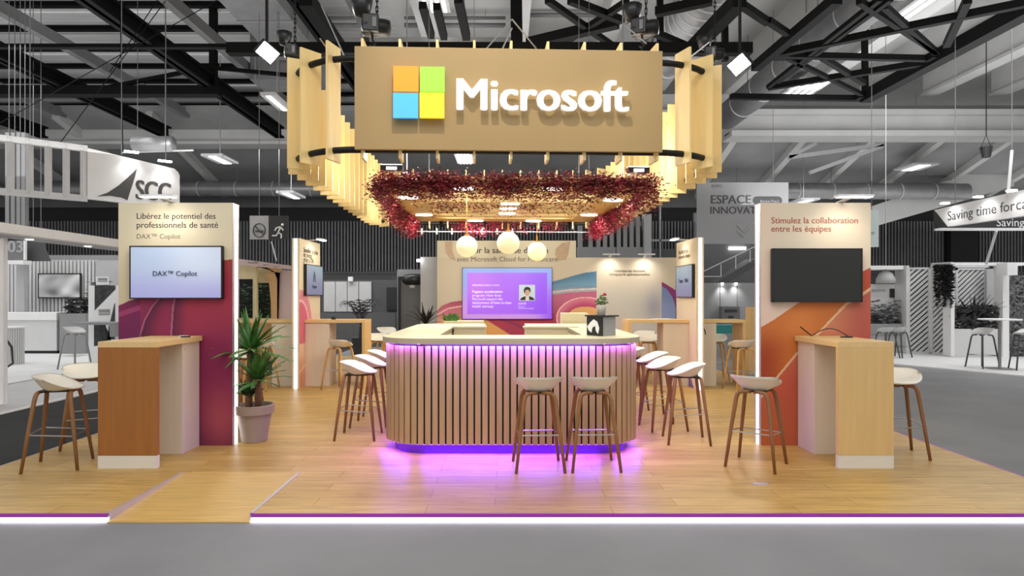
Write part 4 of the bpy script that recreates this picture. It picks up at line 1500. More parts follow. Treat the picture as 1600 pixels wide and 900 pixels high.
def bush(c, rx, rz, n, seed, leaf=0.05, drop=0.0):
    rnd = random.Random(seed)
    mb = MB()
    for k in range(n):
        a, u = rnd.uniform(0, 2 * PI), rnd.uniform(-0.2, 1)
        q = rnd.uniform(0.3, 1.0)
        p = Vector(c) + Vector((math.cos(a) * rx * q, math.sin(a) * rx * q, u * rz - drop * q))
        R = Matrix.Rotation(rnd.uniform(0, 6.3), 3, 'Z') @ Matrix.Rotation(rnd.uniform(-1.4, 1.4), 3, 'X')
        s_ = leaf * rnd.uniform(0.6, 1.4)
        mb.add([p + R @ Vector(v) for v in ((-s_, 0, 0), (0, -s_ * 0.4, 0), (s_, 0, 0), (0, s_ * 0.4, 0))], [(0, 1, 2, 3)])
    return mb


bush((0, 0, 1.1), 0.36, 0.35, 260, 11, 0.08).build('foliage', 'leaf_black', r, fix=False)
bush((0.45, 0.1, 1.35), 0.3, 0.6, 160, 12, 0.08).build('foliage', 'leaf_grey', r, fix=False)
t = MB().box(-10.75, -10.1, 17.0, 17.5, SZ, 0.95).build('cabinet', 'stand_dark')
t.name = 'refrigerator'
tag(t, 'low black fridge between the planter and the poster stand', 'fridge')
# poster stand
r = thing('poster_stand', 'white poster stand with dark star pictures and two grey name tags', 'poster stand', (-9.25, 14.6, SZ))
XA, XB = (138 - CX) * 14.6 / F, (186 - CX) * 14.6 / F
MB().box(XA, XB, 14.6, 14.68, SZ, EYE + 16 * 14.6 / F).build('board', 'stand_bright', r, world=True)


def PP(pts, nm, m, dy=0.003):
    q = [((x - CX) * 14.6 / F, EYE - (y - CY) * 14.6 / F) for x, y in pts]
    return MB().extrude(q, (0, 14.6 - dy, 0), (1, 0, 0), (0, 0, 1), 0.002).build(nm, m, r, world=True)


mat('star_print', '#333335', 0.6, noise=0.7, scale=9)
PP([(148, 485), (148, 446), (180.5, 446), (180.5, 452)], 'star_picture', 'star_print')
PP([(170, 512), (179, 474), (180, 474), (179.5, 530), (168, 530)], 'star_picture', 'star_print')
PP([(147, 505), (155, 502), (162, 506), (168, 516), (173, 522), (174, 536), (147, 541)], 'star_picture', 'star_print')
PP([(154, 483.5), (172, 483), (172, 492), (154.5, 492.5)], 'name_tag', 'stand_grey')
text('Lenovo', W(155.5, 490.5, 14.594), width=15 * 14.6 / F, m='ink_bright', parent=r)
MB().box((150 - CX) * 14.6 / F, (169 - CX) * 14.6 / F, 14.6, 14.63, EYE + 17 * 14.6 / F, EYE + 30 * 14.6 / F).build('header_card', 'stand_bright', r, world=True)
PP([(153, 434.5), (167.5, 434.5), (167.5, 440.5), (153, 440.5)], 'name_tag', 'stand_grey')
text('Lenovo', W(154, 439.7, 14.594), width=12.5 * 14.6 / F, m='ink_bright', parent=r)
# plain stool, table and ribbed pouf of the left stand


def simple_stool(label, x, y, rz, top, wood, h=0.76, z0=SZ):
    r = thing('bar_stool', label, 'bar stool', (x, y, z0), rz, 'stools on the neighbouring stands')
    s_ = seat_mesh(r)
    s_.v = [Vector((p.x, p.y, p.z + h - 0.76)) for p in s_.v]
    s_.build('seat_shell', top, r, smooth=True)
    for sx in (-1, 1):
        for sy in (-1, 1):
            MB().tube([(sx * 0.03, sy * 0.1, h - 0.1), (sx * 0.12, sy * 0.12, h - 0.11), (sx * 0.135, sy * 0.135, h - 0.16), (sx * 0.21, sy * 0.21, 0)], 0.016, 6).build('leg', wood, r, smooth=True)
    q = 0.178
    MB().tube([(-q, -q, 0.27), (q, -q, 0.27), (q, q, 0.27), (-q, q, 0.27)], 0.008, 6, closed=True).build('footrest', wood, r)
    return r


mat('grey_seat', '#c4c4c4', 0.5, noise=0.03)
mat('grey_legs', '#8d8d8e', 0.5, noise=0.05)
mat('charcoal_legs', '#4a4a4b', 0.5, noise=0.05)
simple_stool('grey bar stool on the left stand before the ribbed wall', -8.95, 13.3, -100 * PI / 180, 'grey_seat', 'grey_legs', 0.82)
r = thing('side_table', 'grey high table behind the grey stool on the left stand', 'table', (-8.9, 14.2, SZ))
MB().box(-0.55, 0.42, -0.3, 0.3, 0.88, 0.93).build('table_top', 'stand_grey', r)
MB().box(0.3, 0.42, -0.3, 0.3, 0.62, 0.88).build('apron', 'stand_grey', r)
for a, b in (((0.12, -0.2), (0.22, -0.2)), ((0.36, 0.2), (0.14, 0.2))):
    MB().bar((a[0], a[1], 0.88), (b[0], b[1], 0), 0.035).build('leg', 'stand_dark', r)
r = thing('ribbed_pouf', 'pale ribbed drum table standing at the left end of the white desk', 'table', (-10.9, 14.2, SZ))
MB().lathe([(0.17, 0), (0.17, 0.8), (0, 0.8)], seg=20).build('drum', 'stand_mid', r)
rb = MB()
for k in range(26):
    a = 2 * PI * k / 26
    rb.tube([(0.172 * math.cos(a), 0.172 * math.sin(a), 0.0), (0.172 * math.cos(a), 0.172 * math.sin(a), 0.8)], 0.013, 5)
rb.build('ribs', 'stand_white', r)
MB().lathe([(0.2, 0.8), (0.2, 0.83), (0, 0.83)], seg=24).build('top', 'stand_bright', r)
t = MB().tube([(-9.32 - 0.22, 11.9, SZ + 0.02), (-9.20, 11.95, SZ + 0.25), (-9.22, 11.95, SZ + 0.55), (-9.32, 11.9, SZ + 0.75)], 0.02, 6).build('arched_foot', 'stand_dark', smooth=True)
t.name = 'curved_stand'
tag(t, 'dark curved metal bow standing beside the white post at the left edge', 'metal bow')
# number board on the left stand
r = thing('number_board', 'grey board numbered 03 under the overhead beam', 'sign', (-13.0, 17.4, 2.2))
MB().extrude([((x - CX) * 17 / F, EYE - (y - CY) * 17 / F) for x, y in ((11, 406.5), (38, 406.5), (38, 376), (11, 376))], (0, 17, 0), (1, 0, 0), (0, 0, 1), -0.06).build('board', mat('number_board_grey', '#6f6f70', 0.6, noise=0.1, scale=4), r, world=True)
text('03', W(12.5, 394, 16.998), width=23 * 17 / F, m='ink_pale', parent=r, bold=0.02)
MB().box((37.5 - CX) * 17 / F, (40 - CX) * 17 / F, 16.98, 17.05, EYE + 56 * 17 / F, EYE + 86 * 17 / F).build('edge_bar', 'stand_bright', r, world=True)
MB().box((10 - CX) * 17 / F, (41 - CX) * 17 / F, 16.9, 17.2, EYE + 49 * 17 / F, EYE + 55 * 17 / F).build('shelf', 'stand_bright', r, world=True)
MB().box((14 - CX) * 17.1 / F, (27 - CX) * 17.1 / F, 17.35, 17.5, SZ, EYE + 49 * 17 / F).build('pillar', 'stand_mid', r, world=True)
t = MB().extrude([((x - CX) * 17.3 / F, EYE - (y - CY) * 17.3 / F) for x, y in ((40, 408), (78, 408), (70, 390), (66, 375), (40, 375))], (0, 17.3, 0), (1, 0, 0), (0, 0, 1), -0.06).build('dark_board', 'wall_charcoal')
wires(t, up_to_roof(W(52, 375, 17.33)), up_to_roof(W(64, 375, 17.33)))
tag(t, 'plain dark slanted board hanging beside the board numbered 03', 'board')
# tall grey louvres hanging at the far left
for i, px in enumerate((8, 17, 25.5, 33)):
    p, q = W(px, 225, 14.5), W(px + 6, 352, 14.5)
    t = MB().box(p.x, q.x, 14.5, 14.62, q.z, 5.2).build('hanging_louvre', 'stand_grey')
    wires(t, up_to_roof(((p.x + q.x) / 2, 14.56, 5.2)))
    tag(t, ['outermost grey hanging louvre at the left edge', 'second grey hanging louvre from the left edge', 'third grey hanging louvre from the left edge',
            'fourth grey hanging louvre, nearest to the white sign'][i], 'louvre', 'hanging louvres')
# overhead sign frame with SCC
dA = Vector((0.77, 0.64, 0)).normalized()
oA = Vector((-7.84, 12.0, 0))
r = thing('hanging_sign', 'white hanging sign with a dark arrow and the letters SCC, upper left', 'hanging sign', (-7.4, 12.6, 3.3))
zb, zt = 3.32, 4.27
sg = [(0, zb), (1.50, zb - 0.05)] + [(1.58, zb + 0.05)] + [(1.58, zt - 0.32), (1.55, zt - 0.26), (1.48, zt - 0.20)] + [(0, zt)]
MB().extrude(sg, oA, dA, (0, 0, 1), -0.12).build('sign_face', 'stand_bright', r, world=True)
fr = MB()
n0 = Vector((dA.y, -dA.x, 0))
for (a, b) in ((-2.4, 0),):
    for z in (zb, zt - 0.02):
        p, q = oA + dA * a + Vector((0, 0, z)), oA + dA * b + Vector((0, 0, z))
        fr.bar(p, q, 0.05, 0.12)
fr.build('frame_rail', 'stand_white', r, world=True)
for k in range(9):
    p = oA + dA * (-0.06 - 0.27 * k)
    MB().bar(p + Vector((0, 0, zb)), p + Vector((0, 0, zt)), 0.055, 0.12).build('frame_post', 'stand_white', r, world=True)
nf = oA - n0 * 0.0 + Vector((0, 0, 0))


def on_sign(pts, nm, m):
    """outline in photo pixels dropped on to the slanting sign face"""
    out = []
    for x, y in pts:
        k_ = (x - CX) / F
        t_ = (k_ * oA.y - oA.x) / (dA.x - k_ * dA.y)
        Y = oA.y + dA.y * t_
        out.append((t_, EYE - (y - CY) * Y / F))
    return MB().extrude(out, oA + n0 * 0.003, dA, (0, 0, 1), 0.004).build(nm, m, r, world=True)


on_sign([(151, 307), (168, 301), (185, 290), (200, 277), (214, 263), (208, 285), (203, 300), (199, 313), (190, 309), (172, 306)], 'arrow_mark', 'ink_grey')


def sign_t(x):
    k_ = (x - CX) / F
    return (k_ * oA.y - oA.x) / (dA.x - k_ * dA.y)


t0, t1 = sign_t(213), sign_t(266)
text('SCC', oA + dA * t0 + n0 * 0.003 + Vector((0, 0, EYE + 147 * 12.9 / F)), width=t1 - t0, xd=dA, m='ink_grey', parent=r, bold=0.05, height=0.375)
for px in (203, 255):
    t_ = sign_t(px)
    p = oA + dA * t_ + n0 * 0.15 + Vector((0, 0, zt - (0.0 if px < 220 else 0.1)))
    MB().bar(p - dA * 0.12, p + dA * 0.12, 0.08, 0.03).build('lamp_head', 'lamp_glow', r, world=True)
    spot('sign_lamp_light', p - Vector((0, 0, 0.03)), oA + dA * t_ + Vector((0, 0, zb)), 16, (1, 1, 1), 110, 1.0)
for px, py in ((47, 206), (190, 240), (259, 262)):
    t_ = sign_t(px)
    p = oA + dA * t_ + Vector((0, 0, zt - 0.05))
    wires(r, up_to_roof(p))

# hall direction signs beyond the purple panel
r = thing('direction_sign', 'hanging pair of hall signs, no smoking and a running figure', 'sign', tuple(W(420, 376, 16)))
for x0, x1, m_ in ((390, 419.5, 'stand_mid'), (420, 450, 'stand_dark')):
    a, b = W(x0, 374, 16), W(x1, 337, 16)
    MB().box(a.x, b.x, 16, 16.04, a.z, b.z).build('sign_face', m_, r, world=True)
c = W(405, 360, 15.99)
MB().tube([c + Vector((0.15 * math.cos(a), 0, 0.17 * math.sin(a))) for a in [2 * PI * i / 24 for i in range(24)]], 0.014, 6, closed=True).bar(c + Vector((-0.11, 0, 0.11)), c + Vector((0.11, 0, -0.11)), 0.025).bar(c + Vector((-0.09, 0, -0.02)), c + Vector((0.1, 0, -0.02)), 0.04).build('no_smoking_mark', 'ink_grey', r, world=True)
c = W(436, 360, 15.985)
rm = MB()
for a, b in (((0.04, 0.08), (-0.02, -0.05)), ((0.04, 0.08), (0.11, 0.0)), ((0.03, 0.09), (-0.07, 0.06)), ((-0.07, 0.06), (-0.10, -0.01)), ((-0.02, -0.05), (0.06, -0.1)), ((0.06, -0.1), (0.05, -0.2)), ((-0.02, -0.05), (-0.06, -0.13)), ((-0.06, -0.13), (-0.17, -0.13))):
    rm.bar(c + Vector((a[0], 0, a[1])), c + Vector((b[0], 0, b[1])), 0.03)
rm.lathe([(0, -0.035), (0.03, -0.02), (0.035, 0), (0.03, 0.02), (0, 0.035)], c + Vector((0.085, 0, 0.14)), 10)
rm.build('running_figure', 'ink_bright', r, world=True)
wires(r, up_to_roof(W(405, 337, 16.02)), up_to_roof(W(436, 337, 16.02)))
t = MB().bar(W(424, 378, 15.8), W(432, 408, 15.2), 0.03).build('sloping_pole', 'grey_steel')
tag(t, 'thin grey pole slanting down to the wooden portal beyond the yucca', 'pole')

# wooden portal with greenery, seen between the purple panel and the edge-on panel
r = thing('wood_portal', 'pale wood portal with a rounded corner and planted openings beyond the yucca', 'portal', (-5.5, 14.5, 0.0))
YW = 14.5


def Q(pts, nm, m, Y=YW, d=-0.1):
    q = [((x - CX) * Y / F, EYE - (y - CY) * Y / F) for x, y in pts]
    return MB().extrude(q, (0, Y, 0), (1, 0, 0), (0, 0, 1), d).build(nm, m, r, world=True)


mat('portal_cream', '#d2c49a', 0.6, noise=0.04)
mat('portal_wood', '#c9a06a', 0.6, noise=0.08, scale=4)
mat('portal_rose', '#c9b2ae', 0.6, noise=0.03)
Q([(370, 414), (401, 416), (401, 572), (395, 572), (395, 436), (370, 436)], 'cream_wall', 'portal_cream')
Q([(401, 416), (437, 420), (437, 426), (426, 425), (412, 429), (420, 440), (423, 470), (425, 572), (433, 572), (433, 440), (428, 424), (457, 424), (457, 430), (433, 428), (433, 420)][:9] + [(433, 572), (433, 436), (428, 424), (415, 417)], 'curved_jamb', 'portal_wood')
Q([(433, 421), (458, 423), (458, 572), (433, 572)], 'rose_wall', 'portal_rose', YW + 0.05)
Q([(370, 404), (454, 415), (454, 421), (370, 414)], 'fascia', 'portal_rose', YW - 0.3)
Q([(401, 418), (430, 420), (430, 442), (401, 442)], 'cream_wall', 'portal_cream', YW + 0.2)
text('Doctolib', W(388, 411.5, YW - 0.31), width=15 * YW / F, m='ink_soft', parent=r)
text('Maincare', W(411, 414.5, YW - 0.31), width=9 * YW / F, m='ink_soft', parent=r)
text('Enovacom', W(427, 416.8, YW - 0.31), width=9 * YW / F, m='ink_soft', parent=r)
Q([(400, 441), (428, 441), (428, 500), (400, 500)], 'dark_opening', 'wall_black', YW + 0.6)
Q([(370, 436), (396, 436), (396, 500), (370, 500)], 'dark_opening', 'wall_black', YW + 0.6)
p0, p1 = W(372, 498, YW + 0.4), W(424, 498, YW + 0.4)
g = MB()
rnd = random.Random(31)
for k in range(420):
    u = rnd.random()
    p = p0 + (p1 - p0) * u + Vector((0, rnd.uniform(-0.15, 0.1), rnd.uniform(0, 0.85) ** 1.2))
    R = Matrix.Rotation(rnd.uniform(0, 6.3), 3, 'Z') @ Matrix.Rotation(rnd.uniform(-1.4, 1.4), 3, 'X')
    s_ = rnd.uniform(0.03, 0.08)
    g.add([p + R @ Vector(v) for v in ((-s_, 0, 0), (0, -s_ * 0.3, 0), (s_, 0, 0), (0, s_ * 0.3, 0))], [(0, 1, 2, 3)])
g.build('foliage', 'leaf_dark', r, world=True, fix=False)
MB().box(p0.x - 0.4, p1.x + 0.9, YW + 0.2, YW + 0.5, 0.0, p0.z + 0.02).build('planted_ledge', 'portal_wood', r, world=True)

# dark stand behind the left end of the counter
YD = 20.0
dk = thing('dark_partition', 'dark grey partition with pale double doors behind the left of the counter', 'partition', (-4.2, YD, GZ))
a, b = W(503, 425, YD), W(683, 560, YD)
MB().box(a.x, b.x, YD, YD + 0.2, GZ, a.z - 0.25).build('wall', 'wall_charcoal', dk, world=True)
for x0, x1 in ((506, 523.5), (524.5, 542), (543, 560), (561, 580)):
    p, q = W(x0, 487, YD - 0.06), W(x1, 440, YD - 0.06)
    MB().box(p.x, q.x, YD - 0.06, YD, p.z, q.z).build('pale_panel', 'stand_mid', dk, world=True)
MB().obox(W(548, 436, YD - 0.15), (0.14, 0.12, 0.14)).build('wall_box', 'stand_white', dk, world=True)
p, q = W(604, 485, YD - 0.05), W(621, 449, YD - 0.05)
MB().box(p.x, q.x, YD - 0.05, YD, p.z, q.z).build('poster', mat('poster_black', '#18181a', 0.5, noise=0.5, scale=2), dk, world=True)
MB().box(W(503, 0, YD).x, W(622, 0, YD).x, YD - 0.5, YD - 0.42, GZ, EYE - 26 * YD / F).build('low_wall', mat('low_wall_grey', '#505051', 0.7, noise=0.06), dk, world=True)
r = thing('display_fridge', 'tall dark grey cooler with a small white emblem behind the counter', 'fridge', tuple(W(640, 560, 17)))
p, q = W(626, 560, 17), W(662, 438, 17)
MB().box(p.x, q.x, 17, 17.5, GZ, q.z).build('cabinet', mat('cooler_grey', '#5c5c5d', 0.4, noise=0.12, scale=1.5), r, world=True)
MB().box(p.x - 0.06, p.x, 16.95, 17.5, GZ, q.z + 0.05).build('frame_edge', 'black_plastic', r, world=True)
MB().box(p.x - 0.06, q.x, 16.94, 17.5, q.z - 0.0, q.z + 0.10).build('header', 'black_plastic', r, world=True)
MB().bar(W(644, 443, 16.98), W(644, 446, 16.98), 0.02).bar(W(639.5, 447, 16.98), W(648.5, 447, 16.98), 0.025).bar(W(641, 449.2, 16.98), W(647.5, 449.2, 16.98), 0.015).build('emblem', 'ink_bright', r, world=True)
p, q = W(620.5, 560, 17.6), W(660, 421, 17.6)
t = MB().box(p.x, q.x, 17.6, 17.8, GZ, q.z).build('grey_partition', 'stand_grey')
tag(t, 'mid-grey partition around the dark cooler', 'partition')
t = MB().lathe([(0, -0.22), (0.3, -0.22), (0.36, -0.16), (0.36, -0.02), (0.28, 0.06), (0, 0.08)], W(648, 432, 17.2), 24).build('dark_dome', 'black_plastic', smooth=True)
t.name = 'rolled_awning'
tag(t, 'black rounded cushion-like top lying on the dark cooler', 'cover')
p, q = W(657, 560, 16.2), W(684, 401.5, 16.2)
r = thing('white_pylon', 'pale grey pylon standing left of the cream rear wall', 'pylon', ((p.x + q.x) / 2, 16.3, GZ))
MB().box(p.x, q.x, 16.2, 16.5, GZ, q.z).build('body', 'stand_mid', r, world=True)
MB().obox(W(654.5, 407, 16.1), (0.09, 0.16, 0.06)).build('lamp_head', 'lamp_glow', r, world=True)
# potted palms by the dark stand
r = thing('potted_palm', 'dark palm before the pale doors behind the left of the counter', 'potted plant', tuple(W(562, 560, 17)[:2]) + (GZ,))
MB().lathe([(0.16, 0), (0.22, 0.45), (0.2, 0.45), (0, 0.42)], seg=18).build('pot', 'stand_dark', r)
MB().tube([(0, 0, 0.4), (0.03, 0, 0.75)], 0.04, 8).build('stem', 'stand_dark', r)
pm = MB()
rnd = random.Random(5)
for k in range(13):
    a = k * 2.4
    pts = [Vector((0.03, 0, 0.75)) + Vector((math.cos(a) * 0.5 * t_, math.sin(a) * 0.5 * t_, 0.62 * math.sin(t_ * 1.9) + 0.05 * (k % 3))) for t_ in [i / 8 for i in range(9)]]
    pm.tube(pts, 0.008, 4)
    for i in range(2, 9):
        d = pts[i] - pts[i - 1]
        sd = Vector((-d.y, d.x, 0)).normalized()
        for s_ in (-1, 1):
            e = pts[i] + sd * s_ * 0.14 + d * 1.2 - Vector((0, 0, 0.08))
            pm.add([pts[i], pts[i] + d * 0.35, e], [(0, 1, 2)])
pm.build('fronds', 'leaf_black', r, fix=False)
r = thing('potted_dracaena', 'dark spiky dracaena before the pale pylon behind the counter', 'potted plant', tuple(W(665, 560, 14.5)[:2]) + (GZ,))
MB().lathe([(0.14, 0), (0.2, 0.4), (0.18, 0.4), (0, 0.36)], seg=18).build('pot', 'stand_dark', r)
MB().tube([(0, 0, 0.36), (0, 0, 0.95)], 0.03, 8).build('stem', 'stand_dark', r)
sword_leaves((0, 0, 0.92), 42, 0.5, 0.5, 21, lo=-0.2).build('leaf_crown', 'leaf_black', r, fix=False)

# ------------------------------------------------------------------ behind the right of the rear wall
YG = 22.0
r = thing('slotted_tower', 'grey slotted wooden tower rising above the rear wall', 'tower structure', tuple(W(955, 560, YG)[:2]) + (GZ,))
p, q = W(903, 402, YG), W(1017, 330, YG)
MB().box(p.x, W(962, 0, YG).x, YG, YG + 0.3, GZ, W(0, 386, YG).z).box(W(963, 0, YG).x, q.x, YG, YG + 0.3, GZ, W(0, 386, YG).z).build('lower_panel', 'stand_grey', r, world=True)
MB().box(p.x, q.x, YG + 0.3, YG + 0.4, GZ, W(0, 352, YG).z).build('dark_backing', 'stand_dark', r, world=True)
sl = MB()
for x0 in (904, 920, 932, 942.5, 953, 964, 974, 984, 994, 1005):
    a = W(x0, 386, YG)
    sl.box(a.x, a.x + 6.2 * YG / F, YG, YG + 0.25, a.z, W(0, 338, YG).z)
sl.build('slats', 'stand_grey', r, world=True)
MB().box(W(1006, 0, YG).x, q.x, YG - 0.1, YG + 0.3, GZ, W(0, 335, YG).z).build('corner_post', 'stand_mid', r, world=True)
t = MB().box(W(1017, 0, 26).x, W(1098, 0, 26).x, 26, 26.2, 2.4, 3.4).build('gallery_front', 'stand_dark')
tag(t, 'dark gallery balustrade seen between the slotted tower and the banner', 'gallery')
MB().box(W(1017, 0, 26).x, W(1098, 0, 26).x, 25.9, 26.0, 3.7, 3.78).build('rail', 'grey_steel', t, world=True)
MB().box(W(1030, 0, 26).x, W(1032, 0, 26).x, 25.9, 26.0, 2.4, 5.2).build('post', 'grey_steel', t, world=True)
# the hall banner
YE = 19.0
r = thing('hall_banner', 'wide grey hanging banner reading ESPACE INNOVATION above the orange panel', 'banner', tuple(W(1160, 383, YE)))
p, q = W(1089, 381, YE), W(1232, 285, YE)
MB().box(p.x, q.x, YE, YE + 0.03, p.z, q.z).build('cloth', mat('banner_grey', '#98989a', 0.8, noise=0.03, scale=2), r, world=True)
text('EXPO', W(1112, 293, YE), width=16 * YE / F, m='ink_grey', parent=r)
text('ESPACE', W(1111, 318, YE), width=62 * YE / F, m='ink_grey', parent=r, bold=0.03)
text('INNOVATION', W(1110, 334, YE), width=100 * YE / F, m='ink_grey', parent=r, bold=0.02)
a, b = W(1176, 320, YE), W(1222, 307, YE)
pts = []
rr = (b.z - a.z) / 2
for i in range(13):
    an = -PI / 2 + PI * i / 12
    pts.append((b.x - rr + rr * math.cos(an), a.z + rr + rr * math.sin(an)))
for i in range(13):
    an = PI / 2 + PI * i / 12
    pts.append((a.x + rr + rr * math.cos(an), a.z + rr + rr * math.sin(an)))
MB().extrude(pts, (0, YE - 0.002, 0), (1, 0, 0), (0, 0, 1), 0.004).build('pill_logo', 'ink_grey', r, world=True)
text('Banque Popul', W(1188, 316, YE - 0.006), width=29 * YE / F, m='ink_pale', parent=r)
for k in range(2):
    MB().tube([W(1152, 352 + 8 * k, YE - 0.01), W(1162, 362 + 8 * k, YE - 0.01), W(1172, 352 + 8 * k, YE - 0.01)], 0.02, 6).build('arrow', 'ink_pale', r, world=True)
wires(r, up_to_roof(W(1110, 285, YE)), up_to_roof(W(1208, 285, YE)))
# stairs with a handrail
r = thing('staircase', 'dark grey stair flight with a thin handrail under the banner', 'staircase', tuple(W(1140, 560, 25)[:2]) + (GZ,))
MB().extrude([((x - CX) * 25 / F, EYE - (y - CY) * 25 / F) for x, y in ((1095, 450), (1095, 441), (1120, 441), (1182, 403), (1182, 414), (1125, 450))], (0, 25, 0), (1, 0, 0), (0, 0, 1), -1.2).build('flight', mat('stair_grey', '#3f3f40', 0.7, noise=0.1), r, world=True)
MB().box(W(1118, 0, 25.3).x, W(1124, 0, 25.3).x, 25.3, 25.9, GZ, W(0, 449, 25).z + 0.05).build('support', 'stand_dark', r, world=True)
hr = MB()
hr.bar(W(1095, 426, 24.95), W(1182, 384, 24.95), 0.03).bar(W(1098, 432, 24.95), W(1126, 432, 24.95), 0.03)
hr.build('handrail', 'stand_mid', r, world=True)
for x, y in ((1126.5, 413), (1149.5, 401), (1172, 391)):
    MB().bar(W(x, y, 24.95), W(x, y + 19, 24.95), 0.03).build('baluster', 'stand_mid', r, world=True)
t = MB().box(W(1085, 0, 27).x, W(1200, 0, 27).x, 27, 27.2, GZ, 5.0).build('stair_wall', 'wall_charcoal')
tag(t, 'dark wall behind the stair flight', 'wall')
t = MB().obox(W(1152, 388, 26.94), (0.7, 0.1, 0.1)).build('tube_lamp', 'lamp_glow')
tag(t, 'bright white tube lamp on the dark wall above the stairs', 'lamp')
# grey partition with two small spotlights
YP2 = 18.5
r = thing('grey_booth_wall', 'grey three-bay booth wall with two tiny spotlights below the stairs', 'partition', tuple(W(1140, 560, YP2)[:2]) + (GZ,))
for x0, x1 in ((1098, 1124.5), (1125.5, 1151.5), (1152.5, 1182)):
    p, q = W(x0, 540, YP2), W(x1, 442, YP2)
    MB().box(p.x, q.x, YP2, YP2 + 0.1, GZ, q.z).build('bay', 'stand_grey', r, world=True)
for px in (1128.5, 1150):
    MB().obox(W(px, 443.5, YP2 - 0.05), (0.05, 0.05, 0.07)).build('spotlight', 'lamp_glow', r, world=True)
    spot('booth_spot_light', W(px, 444, YP2 - 0.12), W(px, 480, YP2), 22, (1, 1, 1), 100, 1.0)
p, q = W(1128, 505, YP2 - 0.3), W(1156, 479, YP2 - 0.3)
t = MB().box(p.x, q.x, YP2 - 0.3, YP2 - 0.05, GZ, q.z).build('kiosk', mat('kiosk_grey', '#6b6b6c', 0.6, noise=0.1), None)
tag(t, 'small dark grey kiosk with a square mark before the three-bay wall', 'kiosk')
MB().box(p.x + 0.08, q.x - 0.08, YP2 - 0.32, YP2 - 0.3, q.z - 0.16, q.z - 0.08).box(p.x + 0.18, q.x - 0.18, YP2 - 0.32, YP2 - 0.3, q.z - 0.42, q.z - 0.26).build('plate', 'stand_dark', t, world=True)
p, q = W(1110, 521, 16.5), W(1184, 508, 16.5)
t = MB().box(p.x, q.x, 16.5, 17.1, GZ, q.z).build('teal_counter', 'teal')
tag(t, 'low teal counter glimpsed under the pale table between the lit edges', 'counter')
MB().box(p.x, q.x, 16.48, 16.5, GZ, p.z).build('front_panel', 'stand_grey', t, world=True)
t = MB().box(W(1171, 0, 12.2).x, W(1182, 0, 12.2).x, 12.2, 12.4, 0.0, 1.28).build('wood_post', 'beech_lit')
tag(t, 'pale wooden upright behind the right lit edge', 'post')

# ------------------------------------------------------------------ stands on the right
wf = struct('floor_white_right', MB().prism([(7.0, 17.5), (10.05, 12.05), (16, 10.6), (22, 12), (22, 20), (7.0, 20)], GZ, GZ + 0.03), 'white_floor')
RZ = GZ + 0.03
# plant-filled window stand
YA = 17.0


def bx(x0, y0, x1, y1, Y, th=0.1):
    p, q = W(x0, y1, Y), W(x1, y0, Y)
    return MB().box(p.x, q.x, Y, Y + th, p.z, q.z)


r = thing('planted_booth', 'white booth with a planted window next to the orange panel', 'booth', tuple(W(1390, 556, YA)[:2]) + (RZ,))
bx(1345, 415, 1416, 421, YA, 0.6).build('head_beam', 'stand_bright', r, world=True)
bx(1416, 415, 1421, 556, YA - 0.1, 0.5).build('post', 'stand_white', r, world=True)
bx(1345, 444, 1415, 508, YA + 0.5, 0.05).build('back_board', 'stand_bright', r, world=True)
bx(1391, 451, 1415, 465, YA + 0.46, 0.03).build('name_plate', 'stand_dark', r, world=True)
text('BIOSENS', W(1362, 456, YA + 0.49), width=22 * YA / F, m='ink_pale', parent=r)
bx(1345, 506, 1415, 522, YA, 0.5).build('planter_trough', 'stand_grey', r, world=True)
bx(1345, 522, 1415, 556, YA + 0.1, 0.4).build('front_panel', 'stand_mid', r, world=True)
g = MB()
rnd = random.Random(41)
for k in range(620):
    p = W(rnd.uniform(1346, 1414), 505, YA + rnd.uniform(0.05, 0.45))
    p.z += rnd.uniform(0, 0.62) * rnd.uniform(0.3, 1.1)
    R = Matrix.Rotation(rnd.uniform(0, 6.3), 3, 'Z') @ Matrix.Rotation(rnd.uniform(-1.4, 1.4), 3, 'X')
    s_ = rnd.uniform(0.04, 0.1)
    g.add([p + R @ Vector(v) for v in ((-s_, 0, 0), (0, -s_ * 0.4, 0), (s_, 0, 0), (0, s_ * 0.4, 0))], [(0, 1, 2, 3)])
g.build('foliage', 'leaf_grey', r, world=True, fix=False)
t = MB().lathe([(0.03, 0.40), (0.05, 0.34), (0.16, 0.28), (0.23, 0.12), (0.235, 0.0), (0.215, 0.0), (0.2, 0.1), (0.12, 0.25), (0, 0.3)], W(1384, 443, YA + 0.2), 26).build('dome_pendant', 'stand_mid', smooth=True)
MB().bar(Vector(t.location) + Vector((0, 0, 0.38)), Vector((t.location.x, t.location.y, CZ)), 0.012).build('cord', 'steel', t, world=True)
tag(t, 'grey dome pendant lamp above the planted window', 'pendant lamp')


